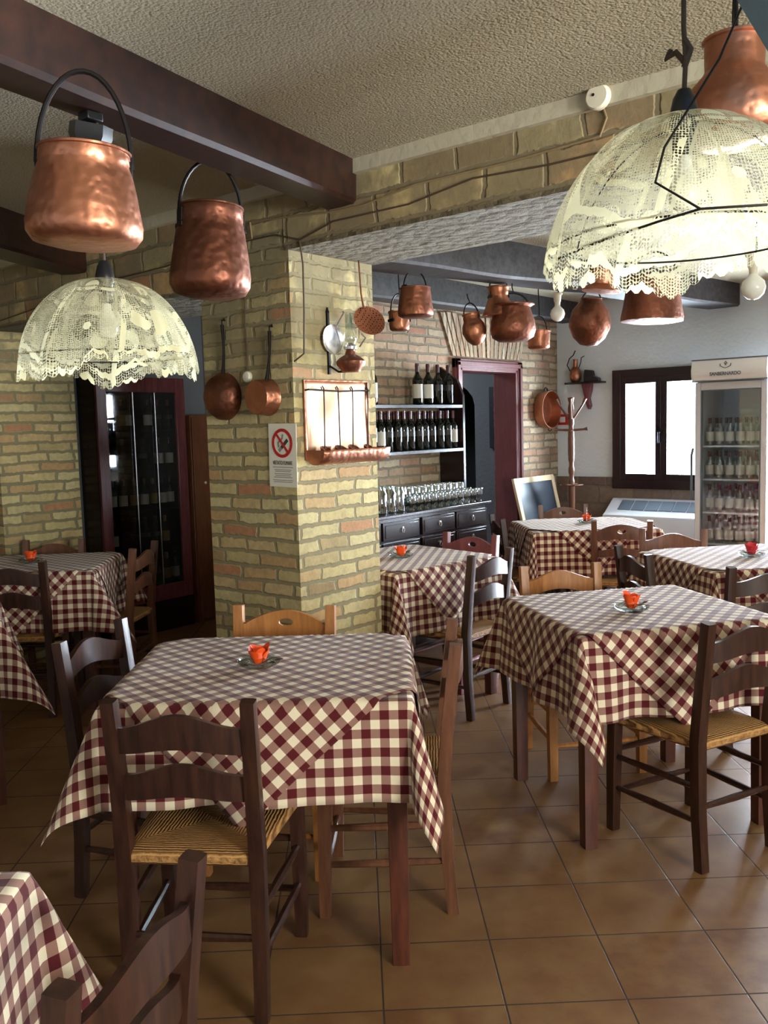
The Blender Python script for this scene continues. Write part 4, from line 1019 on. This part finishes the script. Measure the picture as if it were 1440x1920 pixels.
# glasses
def gl(prof, handle, loc, name, label, cat, group):
    t = thing(name, label, cat, loc, 0, group)
    obj('bowl', G().lathe(prof, 20), M_glass, t)
    if handle: obj('handle', G().tube([(handle*cos(a)*.6+.036, 0, .05+handle*sin(a)) for a in [-pi/2+pi*k/8 for k in range(9)]], .004, 6), M_glass, t)
    return t
tall = [(.001, .0), (.033, 0), (.035, .006), (.035, .125), (.032, .135), (.032, .14), (.0305, .14), (.0305, .012), (.001, .010)]
cup = [(.001, 0), (.026, 0), (.02, .01), (.012, .02), (.014, .03), (.034, .05), (.038, .075), (.035, .10), (.033, .10), (.036, .075), (.032, .053), (.001, .035)]
zc = .956
g0 = gl(tall, 0, (-4.03, 4.9, zc), 'tumbler', 'upturned clear tumbler in the rear row on the sideboard', 'glass', 'rear row of tumblers')
i = 0
for k in range(11):
    for rr in range(2):
        y = 4.88 + k*.079
        lab = ORD[k] + ' tumbler from the pillar in the ' + ('rearmost' if rr == 0 else 'second') + ' row of tumblers on the sideboard'
        if i == 0: g0.location = (-4.09, y, zc); g0['label'] = lab
        else: dup(g0, (-4.09 + rr*.085, y + rr*.02, zc), label=lab)
        i += 1
g0 = gl(cup, 0, (-3.87, 4.8, zc), 'goblet', 'short clear goblet in the front rows on the sideboard', 'glass', 'front rows of goblets')
i = 0
for k in range(11):
    for rr in range(2):
        y = 4.83 + k*.083 + rr*.03
        if y > 5.72: continue
        lab = ORD[k] + ' goblet from the pillar in the ' + ('front' if rr else 'back') + ' row of goblets on the sideboard'
        if i == 0: g0.location = (-3.915, y, zc); g0['label'] = lab
        else: dup(g0, (-3.915 + rr*.085, y, zc), label=lab)
        i += 1
jar = [(.001, 0), (.042, 0), (.045, .01), (.045, .135), (.036, .155), (.036, .175), (.034, .175), (.034, .155), (.042, .135), (.042, .012), (.001, .010)]
g0 = gl(jar, 0, (-3.87, 4.42, zc), 'glass_jar', 'tall clear jar standing among others at the left end of the sideboard', 'jar', 'clear jars on the sideboard')
i = 0
for x in (-3.84, -3.94):
    for k in range(5):
        y = 4.355 + k*.094 + (0 if x > -3.9 else .02)
        lab = ORD[k] + ' clear jar from the pillar in the ' + ('front' if x > -3.9 else 'back') + ' row on the sideboard'
        if i == 0: g0.location = (x, y, zc); g0['label'] = lab
        else: dup(g0, (x, y, zc), label=lab)
        i += 1

# chalkboard leaning by the door
t = thing('chalkboard', 'pale framed chalkboard leaning against the wall right of the doorway', 'chalkboard', (-3.86, 6.93, 0)); t.rotation_euler = (0, radians(-13.5), radians(0))
H_ = 1.085; y0, y1 = -.29, .40
obj('frame', G().box(-.012, .012, y0, y0+.05, 0, H_).box(-.012, .012, y1-.05, y1, 0, H_).box(-.012, .012, y0+.05, y1-.05, H_-.05, H_).box(-.012, .012, y0+.05, y1-.05, 0.1, .15), M_light, t, bevel=.002)
obj('board', G().box(-.006, .004, y0+.05, y1-.05, .15, H_-.05), M_slate, t, smooth=0)
# copper pan on the back wall
t = thing('copper_pan', 'shallow round copper pan hung on the brick wall right of the doorway', 'pan', (BX, 7.31, 1.65))
obj('bowl', G().lathe([(.001, .006), (.15, .006), (.155, .014), (.165, .10), (.172, .10), (.160, .006), (.15, 0), (.001, 0)], 36, Matrix.Translation((.012, 0, 0)) @ Matrix.Rotation(radians(90), 4, 'Y')), M_copper, t, smooth=40)
obj('handle', G().tube([(.09, .03*cos(a), -.175-.02*sin(a)) for a in [pi*k/8 for k in range(9)]], .004, 6).tube([(.05, .03*cos(a), .17+.03*sin(a)) for a in [pi*k/8 for k in range(9)]], .005, 6), M_iron, t)
# coat stand
t = thing('coat_stand', 'turned brown wooden coat stand in the corner beside the window', 'coat stand', (-3.83, 7.17, 0))
prof = [(.001, 0), (.03, 0), (.034, .3), (.03, .5)]
z = .5
for k in range(22):
    r = .028 if k % 2 else .021
    if k in (6, 7, 8, 14, 15, 16): r = .030
    prof.append((r, z)); prof.append((r, z+.03)); z += .0535
prof += [(.02, 1.70), (.026, 1.72), (.03, 1.745), (.001, 1.75)]
obj('pole', G().lathe(prof, 16), M_wm, t, smooth=30)
for k in range(4):
    a = k*pi/2 + .45
    obj('upper_peg', G().tube([(.02*cos(a), .02*sin(a), 1.56), (.10*cos(a), .10*sin(a), 1.68), (.125*cos(a), .125*sin(a), 1.735)], [.010, .009, .015], 8), M_wm, t)
    obj('lower_peg', G().tube([(.02*cos(a), .02*sin(a), 1.46), (.11*cos(a), .11*sin(a), 1.465), (.14*cos(a), .14*sin(a), 1.47)], [.011, .010, .018], 8), M_wm, t)
    obj('foot', G().tube([(.02*cos(a), .02*sin(a), .22), (.14*cos(a), .14*sin(a), .12), (.23*cos(a), .23*sin(a), .02)], [.02, .018, .016], 8), M_wm, t)
obj('ring', G().lathe([(.10, .97), (.105, .975), (.10, .98), (.095, .975), (.10, .97)], 20).box(-.1, .1, -.008, .008, .968, .982).box(-.008, .008, -.1, .1, .968, .982), M_wm, t)
# bracket with copper ewer on the window wall
t = thing('wall_bracket', 'small dark carved bracket shelf on the white wall above the coat stand', 'shelf', (-3.89, BY, 1.875))
obj('board', G().box(-.18, .18, -.12, 0, 0, .018), M_wb, t, bevel=.003)
obj('corbel', G().poly([(-.04, 0), (.055, 0), (.05, -.06), (.03, -.13), (.045, -.2), (.03, -.235), (.01, -.2), (-.01, -.12)], -.06, -.003), M_wr, t, bevel=.004)
t = thing('copper_ewer', 'small copper ewer with curved iron handle on the bracket shelf', 'jug', (-3.985, BY-.065, 1.8935))
obj('body', G().lathe([(.001, 0), (.03, 0), (.05, .03), (.056, .07), (.045, .115), (.022, .14), (.018, .19), (.024, .21)], 24), M_copper, t)
obj('handle', G().tube([(-.05, 0, .10), (-.085, 0, .16), (-.06, 0, .22), (-.02, 0, .25), (0, 0, .29)], .005, 6).tube([(.03, 0, .12), (.055, 0, .18), (.06, 0, .22), (.09, 0, .235)], .004, 6), M_iron, t)
t = obj('flat_iron', G().poly([(-.06, 0), (.09, 0), (.085, .03), (.03, .05), (.02, .10), (-.05, .11), (-.06, .05)], -.03, .03), M_black, bevel=.006); t.location = (-3.83, BY-.065, 1.8935)
tag(t, 'black old flat iron standing beside the ewer on the bracket shelf', 'iron')
t = thing('alarm_box', 'small red and white square alarm box on the wall behind the coat stand', 'alarm', (-4.14, BY, 1.555))
obj('case', G().box(-.055, .055, -.03, 0, -.05, .05), M_red, t, bevel=.004); obj('button', G().box(-.028, .028, -.036, -.03, -.026, .026), M_white, t, bevel=.003)
# fan coil unit
t = thing('fan_coil_unit', 'low white fan coil heater with grey grille under the rear window', 'heater', (-3.62, 7.34, 0))
obj('case', G().poly([(0, .05), (0, .70), (.04, .72), (.21, .835), (.24, .835), (.24, .05)], 0, 1.12, 'yz').box(.03, 1.09, .02, .22, 0, .05), M_white, t, bevel=.008)
mm = Matrix.Translation((0, .128, .7825)) @ Matrix.Rotation(atan2(.115, .17), 4, 'X')
for k in range(7):
    a = .11 + k*.125
    obj('grille', G().box(a, a+.117, -.065, .065, -.002, .003, mm), M_grey, t, smooth=0)
# display fridge
FY = 6.95; fx0, fx1 = -2.64, -2.10; fd = .58
t = thing('display_fridge', 'tall white glass door drinks fridge with crest sign at the right edge', 'fridge', (fx0, FY, 0))
fw = fx1-fx0
g = G(); g.box(0, .03, .05, fd, .05, 1.83); g.box(fw-.03, fw, .05, fd, .05, 1.83); g.box(.03, fw-.03, fd-.03, fd, .05, 1.83); g.box(.03, fw-.03, .05, fd-.03, 1.79, 1.83); g.box(.03, fw-.03, .05, fd-.03, .05, .40); g.box(.02, fw-.02, .08, fd-.02, 0, .05)
obj('cabinet', g, M_fr, t, smooth=0)
d_ = obj('door', G().box(0, .045, 0, .045, .42, 1.81).box(fw-.045, fw, 0, .045, .42, 1.81).box(.045, fw-.045, 0, .045, 1.75, 1.81).box(.045, fw-.045, 0, .045, .42, .48), M_fr, t, bevel=.005)
obj('gasket', G().box(.045, .052, -.001, .03, .48, 1.75).box(fw-.052, fw-.045, -.001, .03, .48, 1.75).box(.052, fw-.052, -.001, .03, 1.743, 1.75), M_grey, d_, smooth=0)
obj('pane', G().box(.045, fw-.045, .018, .022, .48, 1.75), M_panef, d_, smooth=0)
obj('handle', G().tube([(-.012, -.005, .90), (-.014, -.03, .95), (-.014, -.03, 1.25), (-.012, -.005, 1.30)], .009, 8), M_grey, d_)
obj('header', G().poly([(-.035, 1.82), (-.055, 1.85), (-.06, 1.90), (-.04, 1.975), (.3, 1.975), (.3, 1.82)], -.012, fw+.012, 'yz'), M_white, t, bevel=.003)
obj('header_edge', G().box(-.014, fw+.014, -.045, .3, 1.975, 1.983).box(-.014, fw+.014, -.04, .05, 1.812, 1.82), M_grey, t, smooth=0)
me = text_mesh('SANBERNARDO', .036); me.materials.append(M_grey)
o = bpy.data.objects.new('lettering', me); COL.objects.link(o); o.parent = t; o.matrix_local = Matrix.Translation((fw/2-.02, -.0615, 1.866)) @ ry @ Matrix.Diagonal((.9, 1, 1, 1))
g = G(); cx, cz_ = fw/2-.02, 1.93
for s in (-1, 1):
    g.tube([(cx, -.056, cz_-.022), (cx+s*.02, -.056, cz_-.015), (cx+s*.038, -.056, cz_-.004), (cx+s*.040, -.054, cz_+.012)], [.006, .008, .007, .003], 6, ry=.003)
    g.tube([(cx+s*.003, -.054, cz_-.03), (cx+s*.015, -.055, cz_-.026)], .004, 6, ry=.002)
g.tube([(cx-.012, -.052, cz_+.012), (cx, -.050, cz_+.028), (cx+.012, -.052, cz_+.012)], .004, 6, ry=.002).tube([(cx, -.054, cz_-.0), (cx, -.052, cz_+.014)], .006, 6, ry=.002)
obj('crest', g, M_grey, t, smooth=0)
fs = [.55, .80, 1.06, 1.32, 1.56]
for z in fs[:4]: obj('shelf', G().box(.032, fw-.032, .07, fd-.06, z-.012, z), M_white, t, smooth=0)
rnd = random.Random(5); src = None; i = 0
for z in fs[:4]:
    for k in range(6):
        for rr in range(2):
            loc = (fx0+.075+k*.078, FY+.12+rr*.14, z)
            lab = ORD[k] + ' bottle from the left, ' + ('back' if rr else 'front') + ' row, on the fridge\'s ' + ['lowest', 'second lowest', 'second highest', 'highest'][fs.index(z)] + ' shelf'
            if i == 0: src = bottle(loc, 'clear', lab + '' if True else 'clear water bottle inside the drinks fridge', 'bottles in the drinks fridge', h=.215, r=.031)
            else: dup(src, loc, label=lab)
            i += 1
